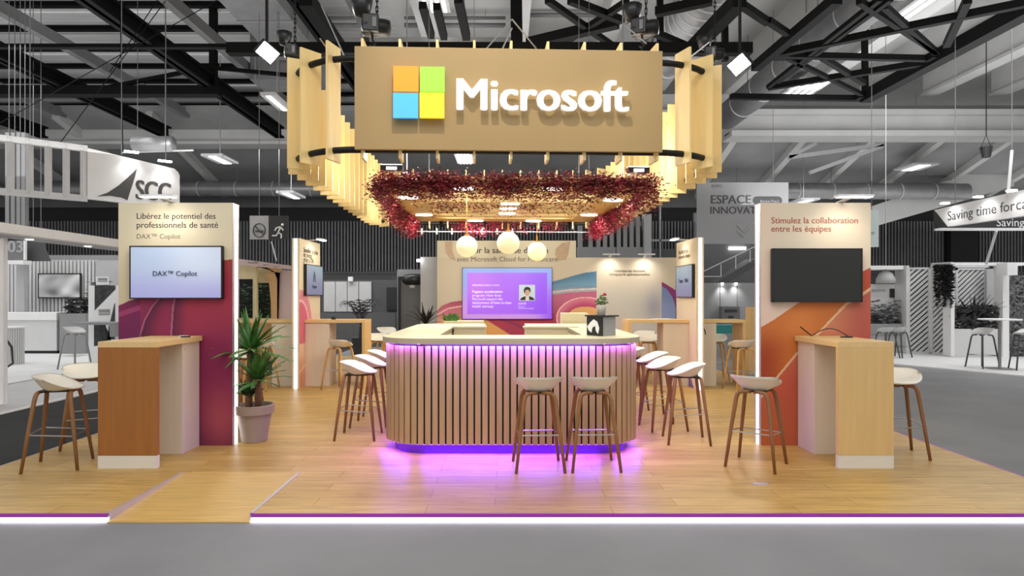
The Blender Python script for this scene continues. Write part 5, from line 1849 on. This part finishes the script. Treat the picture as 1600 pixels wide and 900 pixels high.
def diag_panel(label, x0, y0, x1, y1, Y, Y1, n):
    """a frame filled with slanting slats"""
    a, b = W(x0, y1, Y), W(x1, y1, Y1)
    H = EYE - (y0 - CY) * Y / F
    xd = Vector((b.x - a.x, b.y - a.y, 0))
    w = xd.length
    xd.normalize()
    r = thing('slatted_panel', label, 'panel', (a.x, a.y, RZ))
    o = Vector((a.x, a.y, RZ))
    H -= RZ
    f = MB()
    for (u0, v0, u1, v1) in ((0, 0, w, 0.05), (0, H - 0.05, w, H), (0, 0, 0.05, H), (w - 0.05, 0, w, H)):
        f.extrude([(u0, v0), (u1, v0), (u1, v1), (u0, v1)], o, xd, (0, 0, 1), -0.08)
    f.build('frame', 'stand_white', r, world=True)
    nb = xd.cross(Vector((0, 0, 1)))
    MB().extrude([(0.05, 0.05), (w - 0.05, 0.05), (w - 0.05, H - 0.05), (0.05, H - 0.05)], o - nb * 0.07, xd, (0, 0, 1), -0.02).build('backing', 'stand_dark', r, world=True)
    s_ = MB()
    sp_ = 0.135
    c = -w
    while c < H:
        pts = []
        # a slat rises with slope 1: v = c + u .. c + u + 0.075
        lo, hi = 0.05, w - 0.05
        for (u, dv) in ((lo, 0), (hi, 0), (hi, 0.085), (lo, 0.085)):
            pts.append((u, c + u * 0.95 + dv))
        # clip against top and bottom
        def clip(P, v_, keep):
            out = []
            for i in range(len(P)):
                p, q = P[i], P[(i + 1) % len(P)]
                ip, iq = keep(p[1]), keep(q[1])
                if ip:
                    out.append(p)
                if ip != iq:
                    t_ = (v_ - p[1]) / (q[1] - p[1])
                    out.append((p[0] + (q[0] - p[0]) * t_, v_))
            return out
        P = clip(pts, 0.05, lambda v: v >= 0.05)
        if P:
            P = clip(P, H - 0.05, lambda v: v <= H - 0.05)
        if len(P) >= 3:
            s_.extrude(P, o - nb * 0.02, xd, (0, 0, 1), -0.03)
        c += sp_
    s_.build('slats', 'stand_white', r, world=True)
    return r


diag_panel('white panel of slanting slats right beside the planted window', 1419, 418, 1454, 550, 17.0, 16.9, 14)
r = diag_panel('white panel of slanting slats with a hanging plant at its top', 1454, 411, 1485, 556, 16.9, 16.35, 14)
hp = MB()
rnd = random.Random(51)
for k in range(1500):
    u, d_ = rnd.random(), rnd.random() ** 1.3
    p = W(1455 + 29 * u, 414, 16.6 - 0.6 * u) + Vector((0, -0.08 - 0.1 * rnd.random(), -1.1 * d_ * (0.6 + 0.4 * math.sin(9 * u) ** 2)))
    R = Matrix.Rotation(rnd.uniform(0, 6.3), 3, 'Z') @ Matrix.Rotation(rnd.uniform(-1.4, 1.4), 3, 'X')
    s_ = rnd.uniform(0.03, 0.07)
    hp.add([p + R @ Vector(v) for v in ((-s_, 0, 0), (0, -s_ * 0.4, 0), (s_, 0, 0), (0, s_ * 0.4, 0))], [(0, 1, 2, 3)])
t = hp.build('hanging_plant', 'leaf_black', fix=False)
tag(t, 'dark trailing plant hanging over the top of the second slatted panel', 'hanging plant', kind='stuff')
# the white open-fronted stand with a planter
YC = 16.0
r = thing('white_booth', 'white booth frame with a slatted back and pale front at the right', 'booth', tuple(W(1535, 557, YC)[:2]) + (RZ,))
bx(1486, 410, 1491.5, 557, YC, 0.3).build('post', 'stand_bright', r, world=True)
bx(1567, 412, 1577, 560, YC - 0.05, 0.3).build('post', 'stand_bright', r, world=True)
bx(1486, 410, 1600, 415, YC + 0.1, 0.3).build('head_beam', 'stand_bright', r, world=True)
bx(1491, 514, 1568, 557, YC + 0.05, 0.3).build('front_panel', 'stand_white', r, world=True)
bx(1542, 420, 1568, 514, YC + 1.3, 0.1).build('side_wall', 'stand_mid', r, world=True)
bx(1491, 415, 1545, 418, YC + 0.9, 0.1).build('rail', 'stand_bright', r, world=True)
bx(1574, 410, 1590, 430, YC - 0.4, 0.35).build('projector_box', 'stand_bright', r, world=True)
diag_panel('white panel of slanting slats behind the potted plants of the white booth', 1494, 419, 1543, 540, 17.6, 17.6, 14)
t = bush((0, 0, 0), 0.85, 0.5, 1600, 61, 0.09)
for p in t.v:
    p.x = W(1530, 0, YC + 0.2).x + p.x * 0.75
    p.y = YC + 0.2 + p.y * 0.25
    p.z = 0.75 + p.z
t = t.build('planter_shrubs', 'leaf_black', fix=False)
tag(t, 'dark low shrubs filling the trough of the white booth', 'shrubs', kind='stuff')
r = thing('spiky_plant', 'dark spiky plant rising from the trough of the white booth', 'plant', tuple(W(1522, 0, YC + 0.25)[:2]) + (0.72,))
sword_leaves((0, 0, 0.1), 46, 0.8, 0.7, 71, lo=0.1).build('leaf_crown', 'leaf_black', r, fix=False)
sword_leaves((-0.5, 0, 0.15), 22, 0.5, 0.6, 72, lo=0.1).build('leaf_crown', 'leaf_grey', r, fix=False)
bxm = bx(1576, 430, 1612, 560, YC + 0.1, 0.15)
t = bxm.build('plant_screen', 'leaf_black')
tag(t, 'dark planted wall cut by the right edge of the picture', 'planted wall')
lv = MB()
rnd = random.Random(81)
for k in range(700):
    p = W(rnd.uniform(1577, 1611), rnd.uniform(431, 555), YC + 0.08)
    R = Matrix.Rotation(rnd.uniform(0, 6.3), 3, 'Y') @ Matrix.Rotation(rnd.uniform(-1, 1), 3, 'X')
    s_ = rnd.uniform(0.03, 0.09)
    lv.add([p + R @ Vector(v) for v in ((-s_, 0, 0), (0, 0, -s_ * 0.4), (s_, 0, 0), (0, 0, s_ * 0.4))], [(0, 1, 2, 3)])
lv.build('foliage', 'leaf_grey', t, world=True, fix=False)
simple_stool('grey bar stool with charcoal legs under the round white table at the right', *W(1535, 0, 13.6)[:2], 100 * PI / 180, 'grey_seat', 'charcoal_legs', 0.80, GZ + 0.03)
simple_stool('grey bar stool cut by the right edge of the picture', *W(1601, 0, 13.2)[:2], 70 * PI / 180, 'grey_seat', 'charcoal_legs', 0.82, GZ + 0.03)
simple_stool('low grey stool before the planted window, behind the right-hand beech table', *W(1384, 0, 15.8)[:2], 0.2, 'grey_seat', 'charcoal_legs', 0.72, RZ)
simple_stool('grey stool before the planted window, at the slatted panel', *W(1404, 0, 15.9)[:2], 0.5, 'grey_seat', 'charcoal_legs', 0.72, RZ)
tx = W(1562, 0, 13.4)
r = thing('bar_table', 'round white bar table on a thin post at the right edge', 'table', (tx.x, tx.y, GZ + 0.03))
MB().lathe([(0, 1.02), (0.38, 1.02), (0.38, 1.045), (0, 1.045)], seg=32).build('table_top', 'stand_bright', r)
MB().lathe([(0.03, 0.02), (0.03, 1.02)], seg=14).build('post', 'galvanised', r)
MB().lathe([(0.26, 0), (0.26, 0.012), (0.03, 0.03), (0, 0.03)], seg=28).build('foot', 'galvanised', r)
# narrow white sign beyond the orange panel
t = bx(1350, 328, 1373, 386, 15, 0.05).build('narrow_sign', mat('narrow_sign', '#c3cfcb', 0.6, noise=0.03))
tag(t, 'narrow pale sign peeping out behind the top of the orange panel', 'sign')
wires(t, up_to_roof(W(1362, 328, 15.02)))
text('CO', W(1358, 366, 14.99), width=8 * 15 / F, m='teal', parent=t)
# the big hanging ring sign at the right
YH = 13.0
r = thing('hanging_sign', 'curved white hanging sign reading Saving time for, upper right', 'hanging sign', tuple(W(1560, 360, YH)))
A0, A1 = W(1460, 340, 14.0), W(1700, 300, 10.6)
dH = Vector((A1.x - A0.x, A1.y - A0.y, 0)).normalized()
LH = (Vector((A1.x, A1.y)) - Vector((A0.x, A0.y))).length
oH = Vector((A0.x, A0.y, 0))
z0, z1 = EYE + (462 - 357) * 14.0 / F, EYE + (462 - 328) * 14.0 / F
MB().extrude([(0.38, z0), (LH, z0), (LH, z1 + 0.12), (0.0, z1)], oH, dH, (0, 0, 1), -0.12).build('sign_face', 'stand_bright', r, world=True)
MB().extrude([(0.0, z1), (0.38, z0), (0.0, z0)], oH + Vector((0, 0.03, 0)), dH, (0, 0, 1), -0.05).build('dark_gusset', 'stand_dark', r, world=True)
nH = dH.cross(Vector((0, 0, 1)))
a_, b_ = W(1463, 357, 14.25), W(1740, 338, 14.25)
MB().box(a_.x, b_.x, 14.25, 14.32, a_.z, b_.z).build('inner_face', 'stand_dark', r, world=True)
MB().bar((a_.x - 0.04, 14.24, a_.z - 0.02), (b_.x, 14.24, a_.z - 0.02), 0.05, 0.06).build('rim', 'stand_bright', r, world=True)
text('Saving time', W(1557, 353.5, 14.245), width=80 * 14.25 / F, m='ink_bright', parent=r)


def hsign_t(x):
    k_ = (x - CX) / F
    return (k_ * oH.y - oH.x) / (dH.x - k_ * dH.y)


ts = hsign_t(1481)
te = hsign_t(1586)
text('Saving time for', oH + dH * ts + nH * 0.002 + Vector((0, 0, z0 + 0.13)), width=te - ts, xd=dH, m='ink_grey', parent=r)
ts2 = hsign_t(1588)
text('care', oH + dH * ts2 + nH * 0.002 + Vector((0, 0, z0 + 0.13)), width=(te - ts) * 0.3, xd=dH, m='ink_grey', parent=r)
for px in (1492, 1545, 1598):
    t_ = hsign_t(px)
    q = oH + dH * t_ + nH * 0.22 + Vector((0, 0, z1 + 0.06))
    MB().obox(q, (0.14, 0.1, 0.03)).build('lamp_head', 'lamp_glow', r, world=True)
    spot('sign_lamp_light', q - Vector((0, 0, 0.03)), oH + dH * t_ + Vector((0, 0, z0)), 11, (1, 1, 1), 130, 1.0)
q = oH + dH * hsign_t(1575)
MB().bar(Vector((q.x, q.y, z1)), W(1581, 236, 13.5), 0.05).build('suspension_strap', 'stand_white', r, world=True)
wires(r, up_to_roof(W(1581, 236, 13.5)))
q2 = oH + dH * 0.2
wires(r, up_to_roof((q2.x + 0.3, q2.y, z1)))
MB().bar(W(1557, 361, 13.4), W(1541, 412, 14.5), 0.045).build('slanting_strut', 'stand_white', r, world=True)

# ------------------------------------------------------------------ under the roof: trusses, ducts, lamps
def member(mb, a, b, w, h=5.5):
    mb.bar(CP(*a, h) if len(a) == 2 else a, CP(*b, h) if len(b) == 2 else b, w)


r = thing('roof_truss', 'black steel roof truss crossing the upper right of the hall', 'truss', (9.9, 14, 7))
ch = MB()
member(ch, (1352, 152), (1630, 0), 0.30)
ch.build('chord', 'black_steel', r, world=True)
ch = MB()
member(ch, (1180, 105), (1308, -2), 0.20)
ch.build('chord', 'black_steel', r, world=True)
web = [((1207, 85), (1610, 3), 0.15), ((1222, 86), (1467, 92), 0.13), ((1200, 137), (1450, 97), 0.14), ((1142, 151), (1355, 154), 0.15), ((1342, 2), (1465, 82), 0.11),
       ((1382, 10), (1463, 82), 0.11), ((1512, 0), (1479, 70), 0.14), ((1285, 90), (1350, 130), 0.12), ((1230, 90), (1352, 150), 0.10),
       ((1200, 136), (1375, -2), 0.10), ((1215, 128), (1392, -2), 0.10), ((1200, 32), (1230, 52), 0.12)]
for a, b, w in web:
    mb = MB()
    member(mb, a, b, w)
    mb.build('web_bar', 'black_steel', r, world=True)
Yv = CP(1352, 150, 5.5).y
MB().bar(CP(1352, 150, 5.5), W(1350, -8, Yv), 0.13).build('web_post', 'black_steel', r, world=True)
for x_, y_ in ((1352, 150), (1467, 88), (1215, 86)):
    MB().obox(CP(x_, y_, 5.5), (0.45, 0.3, 0.16)).build('gusset_plate', 'black_steel', r, world=True)
r = thing('roof_truss', 'black steel roof truss crossing behind the hoists above the sign', 'truss', (3.3, 13.5, 7))
for a, b, w in (((980, 2), (877, 70), 0.11), ((855, 0), (962, 75), 0.11), ((890, 0), (972, 32), 0.13), ((1112, 0), (1025, 19), 0.16), ((965, 35), (825, 68), 0.20),
                ((1025, 52), (1077, 74), 0.13), ((1155, 5), (1200, 35), 0.13)):
    mb = MB()
    member(mb, a, b, w)
    mb.build('web_bar', 'black_steel', r, world=True)
mb = MB()
member(mb, (1156, 0), (1082, 76), 0.26)
mb.build('chord', 'black_steel', r, world=True)
mb = MB()
member(mb, (800, 76), (1090, 78), 0.2)
mb.build('chord', 'black_steel', r, world=True)
for x_, y_ in ((1032, 82), (1133, 95), (803, 75), (812, 75)):
    c = CP(x_, y_, 5.5)
    MB().bar(c, W(x_ - 1, -8, c.y), 0.13).build('web_post', 'black_steel', r, world=True)
r = thing('roof_truss', 'black steel bracing bars above the left shoulder of the board ring', 'truss', (-3.5, 14, 7))
for a, b, w in (((477, -2), (530, 75), 0.26), ((660, 8), (674, 56), 0.14), ((682, 10), (694, 58), 0.14), ((716, -2), (729, 58), 0.16), ((568, -2), (573, 70), 0.12)):
    mb = MB()
    member(mb, a, b, w)
    mb.build('web_bar', 'black_steel', r, world=True)
# ducts


def duct(label, pts, rad, ringstep, m='galvanised'):
    r = thing('air_duct', label, 'duct', tuple(pts[0]))
    MB().tube(pts, rad, 24).build('pipe', m, r, world=True, smooth=True)
    rg = MB()
    for a, b in zip(pts, pts[1:]):
        a, b = Vector(a), Vector(b)
        n = max(1, int((b - a).length / ringstep))
        for i in range(1, n):
            c = a + (b - a) * (i / n)
            d = (b - a).normalized() * 0.02
            rg.tube([c - d, c + d], rad * 1.03, 24)
    rg.build('seam_ring', 'stand_mid', r, world=True, smooth=True)
    a, b = Vector(pts[0]), Vector(pts[1])
    wires(r, *[up_to_roof(a.lerp(b, q) + Vector((0, 0, rad))) for q in (0.15, 0.5, 0.85)], w=0.02, name='hanger')
    return r


duct('thick round duct running away beside the truss, upper right', [Vector((7.9, 9.5, 7.9)), Vector((7.9, 22.9, 7.9))], 0.46, 1.6, 'grey_steel')
duct('large spiral duct behind the right hoist', [Vector((4.6, 11, 8.6)), Vector((4.6, 17.5, 8.2)), Vector((3.0, 19.5, 7.9)), Vector((0.5, 20.2, 7.9))], 0.62, 0.35)
duct('long horizontal round duct high on the far right wall', [Vector((8.5, 28.6, 6.2)), Vector((20.6, 28.6, 6.15))], 0.36, 1.5)
duct('long horizontal round duct high on the far left wall', [Vector((-22, 28.6, 6.3)), Vector((-2, 28.6, 6.25))], 0.34, 1.6)
t = MB().box(-6.9, -5.5, 11.5, 19.3, 8.6, 9.7).build('air_duct', 'galvanised')
tag(t, 'square galvanised duct running away above the left aisle', 'duct')
for yy in (12.6, 13.9, 15.2, 16.5, 17.8):
    MB().box(-6.93, -5.47, yy, yy + 0.05, 8.57, 9.73).build('seam', 'stand_grey', t, world=True)
wires(t, up_to_roof((-6.2, 13, 9.7)), up_to_roof((-6.2, 17, 9.7)), name='hanger')
t = MB().box(-7.75, -5.4, 19.4, 20.6, 8.05, 9.75).build('air_duct', 'galvanised')
tag(t, 'large square galvanised duct under the roof, upper left', 'duct')
for xx in (-7.6, -6.9, -6.2):
    MB().box(xx, xx + 0.05, 19.36, 19.42, 8.05, 9.75).build('seam', 'stand_grey', t, world=True)
t = MB().tube([W(210, 225, 18), W(270, 225, 18)], 0.22, 16).build('foil_duct', 'galvanised', smooth=True)
tag(t, 'short crumpled foil-wrapped duct above the SCC sign', 'duct')
MB().bar(W(190, 238, 18), W(302, 235, 18), 0.04).build('tray', 'stand_mid', t, world=True)
wires(t, up_to_roof(W(215, 225, 18)), up_to_roof(W(258, 225, 18)), name='hanger')
t = MB().box(W(520, 0, 15).x, W(800, 0, 15).x, 15, 15.6, W(0, 72, 15).z, W(0, 58, 15).z).build('flat_duct', 'galvanised')
tag(t, 'flat pale duct running across just above the sign', 'duct')
wires(t, up_to_roof((W(560, 0, 15).x, 15.3, t.location.z)), up_to_roof((W(740, 0, 15).x, 15.3, t.location.z)), name='hanger')
# cable trays and pipes under the pale roof behind the sign
for y0, Y, x0, x1, lab in ((28, 19, 462, 570, 'pair of grey pipes left of the left hoist'), (28, 19, 632, 790, 'pair of grey pipes right of the left hoist'),
                           (12, 19, 800, 990, 'pair of grey pipes under the roof between the hoists')):
    a, b = W(x0, y0, Y), W(x1, y0, Y)
    t = MB().tube([a, b], 0.05, 8).tube([a - Vector((0, 0, 0.22)), b - Vector((0, 0, 0.22))], 0.07, 8).build('ceiling_pipe', 'grey_steel', smooth=True)
    tag(t, lab, 'pipe')
    wires(t, up_to_roof(a.lerp(b, 0.2)), up_to_roof(a.lerp(b, 0.8)), name='hanger')
# floodlights fixed to the shoulders of the canopy
for x_, y_, Y, lab in ((417, 86, 9.5, 'bright square floodlight hanging left of the board ring'), (1156, 105, 9.5, 'bright square floodlight hanging right of the board ring')):
    c = W(x_, y_, Y)
    r = thing('floodlight', lab, 'floodlight', tuple(c))
    s_ = 1 if x_ < 700 else -1
    R = (Vector((0.0, 5.0, 1.0)) - c).to_track_quat('-Z', 'Y').to_matrix() @ Matrix.Rotation(s_ * 0.5, 3, 'Z')
    MB().obox((0, 0, 0.05), (0.30, 0.23, 0.08), m=R).build('housing', 'black_metal', r)
    MB().obox(R @ Vector((0, 0, -0.045)) + Vector((0, 0, 0.05)), (0.27, 0.20, 0.012), m=R).build('lamp_lens', mat('flood_glow', '#ffffff', 0.5, emit=25, emit_color='#ffffff'), r)
    MB().bar((0, 0, 0.08), (0, 0, CZ - c.z), 0.035).build('hanger', 'black_metal', r)
    tg = Vector((0.0, 7.0, 2.2))
    spot('floodlight_lamp', c + Vector((0, -0.05, -0.05)), tg, 420, (1.0, 0.97, 0.9), 95, 0.9, 0.15)
# fluorescent fittings under the roof


def troffer(label, corners, Y, strips, group='fluorescent roof lamps'):
    (x0, y0), (x1, y1) = corners
    a, b = W(x0, y1, Y), W(x1, y0, Y)
    w = b.x - a.x
    dpt = 1.3
    z = (a.z + b.z) / 2
    r = thing('roof_lamp', label, 'roof lamp', ((a.x + b.x) / 2, Y, z), 0, group)
    MB().box(-w / 2 - 0.05, w / 2 + 0.05, -dpt / 2, dpt / 2, 0, 0.08).build('housing', 'stand_mid', r)
    for k in range(strips):
        xx = -w / 2 + w * (k + 0.5) / strips
        MB().box(xx - w / strips * 0.22, xx + w / strips * 0.22, -dpt / 2 + 0.05, dpt / 2 - 0.05, -0.02, 0).build('tube', mat('tube_glow', '#ffffff', 0.5, emit=2.5, emit_color='#ffffff'), r)
    MB().bar((0, 0, 0.08), (0, 0, CZ - z), 0.02).build('hanger', 'steel', r)
    return r


troffer('two-tube roof lamp at the upper right corner', ((1418, 0), (1448, 22)), 15, 2)
troffer('four-tube roof lamp below the duct, right of the board ring', ((1236, 126), (1282, 150)), 17.5, 4)
troffer('four-tube roof lamp above the sign at the top of the picture', ((657, -4), (697, 3)), 14, 4)
troffer('four-tube roof lamp seen under the sign', ((715, 244), (736, 252)), 17, 4)
troffer('small roof lamp low under the far right roof', ((1412, 258), (1450, 266)), 27, 1)
troffer('small roof lamp behind the banner at the right', ((1243, 313), (1268, 318)), 27, 1)
troffer('small roof lamp left of the board ring', ((444, 303), (466, 309)), 22, 1)
troffer('pale roof lamp left of the board ring near the floodlight', ((425, 157), (441, 166)), 16, 1)
troffer('small bright roof lamp above the left end of the boards', ((330, 246), (358, 254)), 22, 1)
# black basket hanging far right
r = thing('hanging_bucket', 'small black bucket hanging on a cord in front of the far right roof', 'bucket', tuple(W(1541, 246, 20)))
MB().lathe([(0.0, 0), (0.12, 0), (0.18, 0.32), (0.165, 0.32), (0.11, 0.03), (0, 0.03)], seg=16).build('bucket', 'black_plastic', r)
MB().tube([(-0.16, 0, 0.32), (0, 0, 0.7), (0.16, 0, 0.32)], 0.012, 5).build('bail', 'black_plastic', r)
MB().bar((0, 0, 0.68), (0, 0, CZ - r.location.z), 0.02).build('cord', 'black_plastic', r)
# thin rigging lines on the left
for a, b, Y, lab in (((0, 192), (92, 140), 14, 'thin cable slanting up at the far left'), ((95, 222), (158, 137), 14, 'thin cable slanting up beside the far left louvres'),
                     ((172, 112), (205, 62), 14, 'thin cable slanting towards the roof, upper left'), ((192, 238), (190, 132), 14, 'thin upright cable above the SCC sign')):
    p, q = W(*a, Y), W(*b, Y)
    d = (q - p) / (q.z - p.z)
    t = MB().bar(p, p + d * (CZ - p.z), 0.014).build('rigging_cable', 'black_steel')
    tag(t, lab, 'cable')
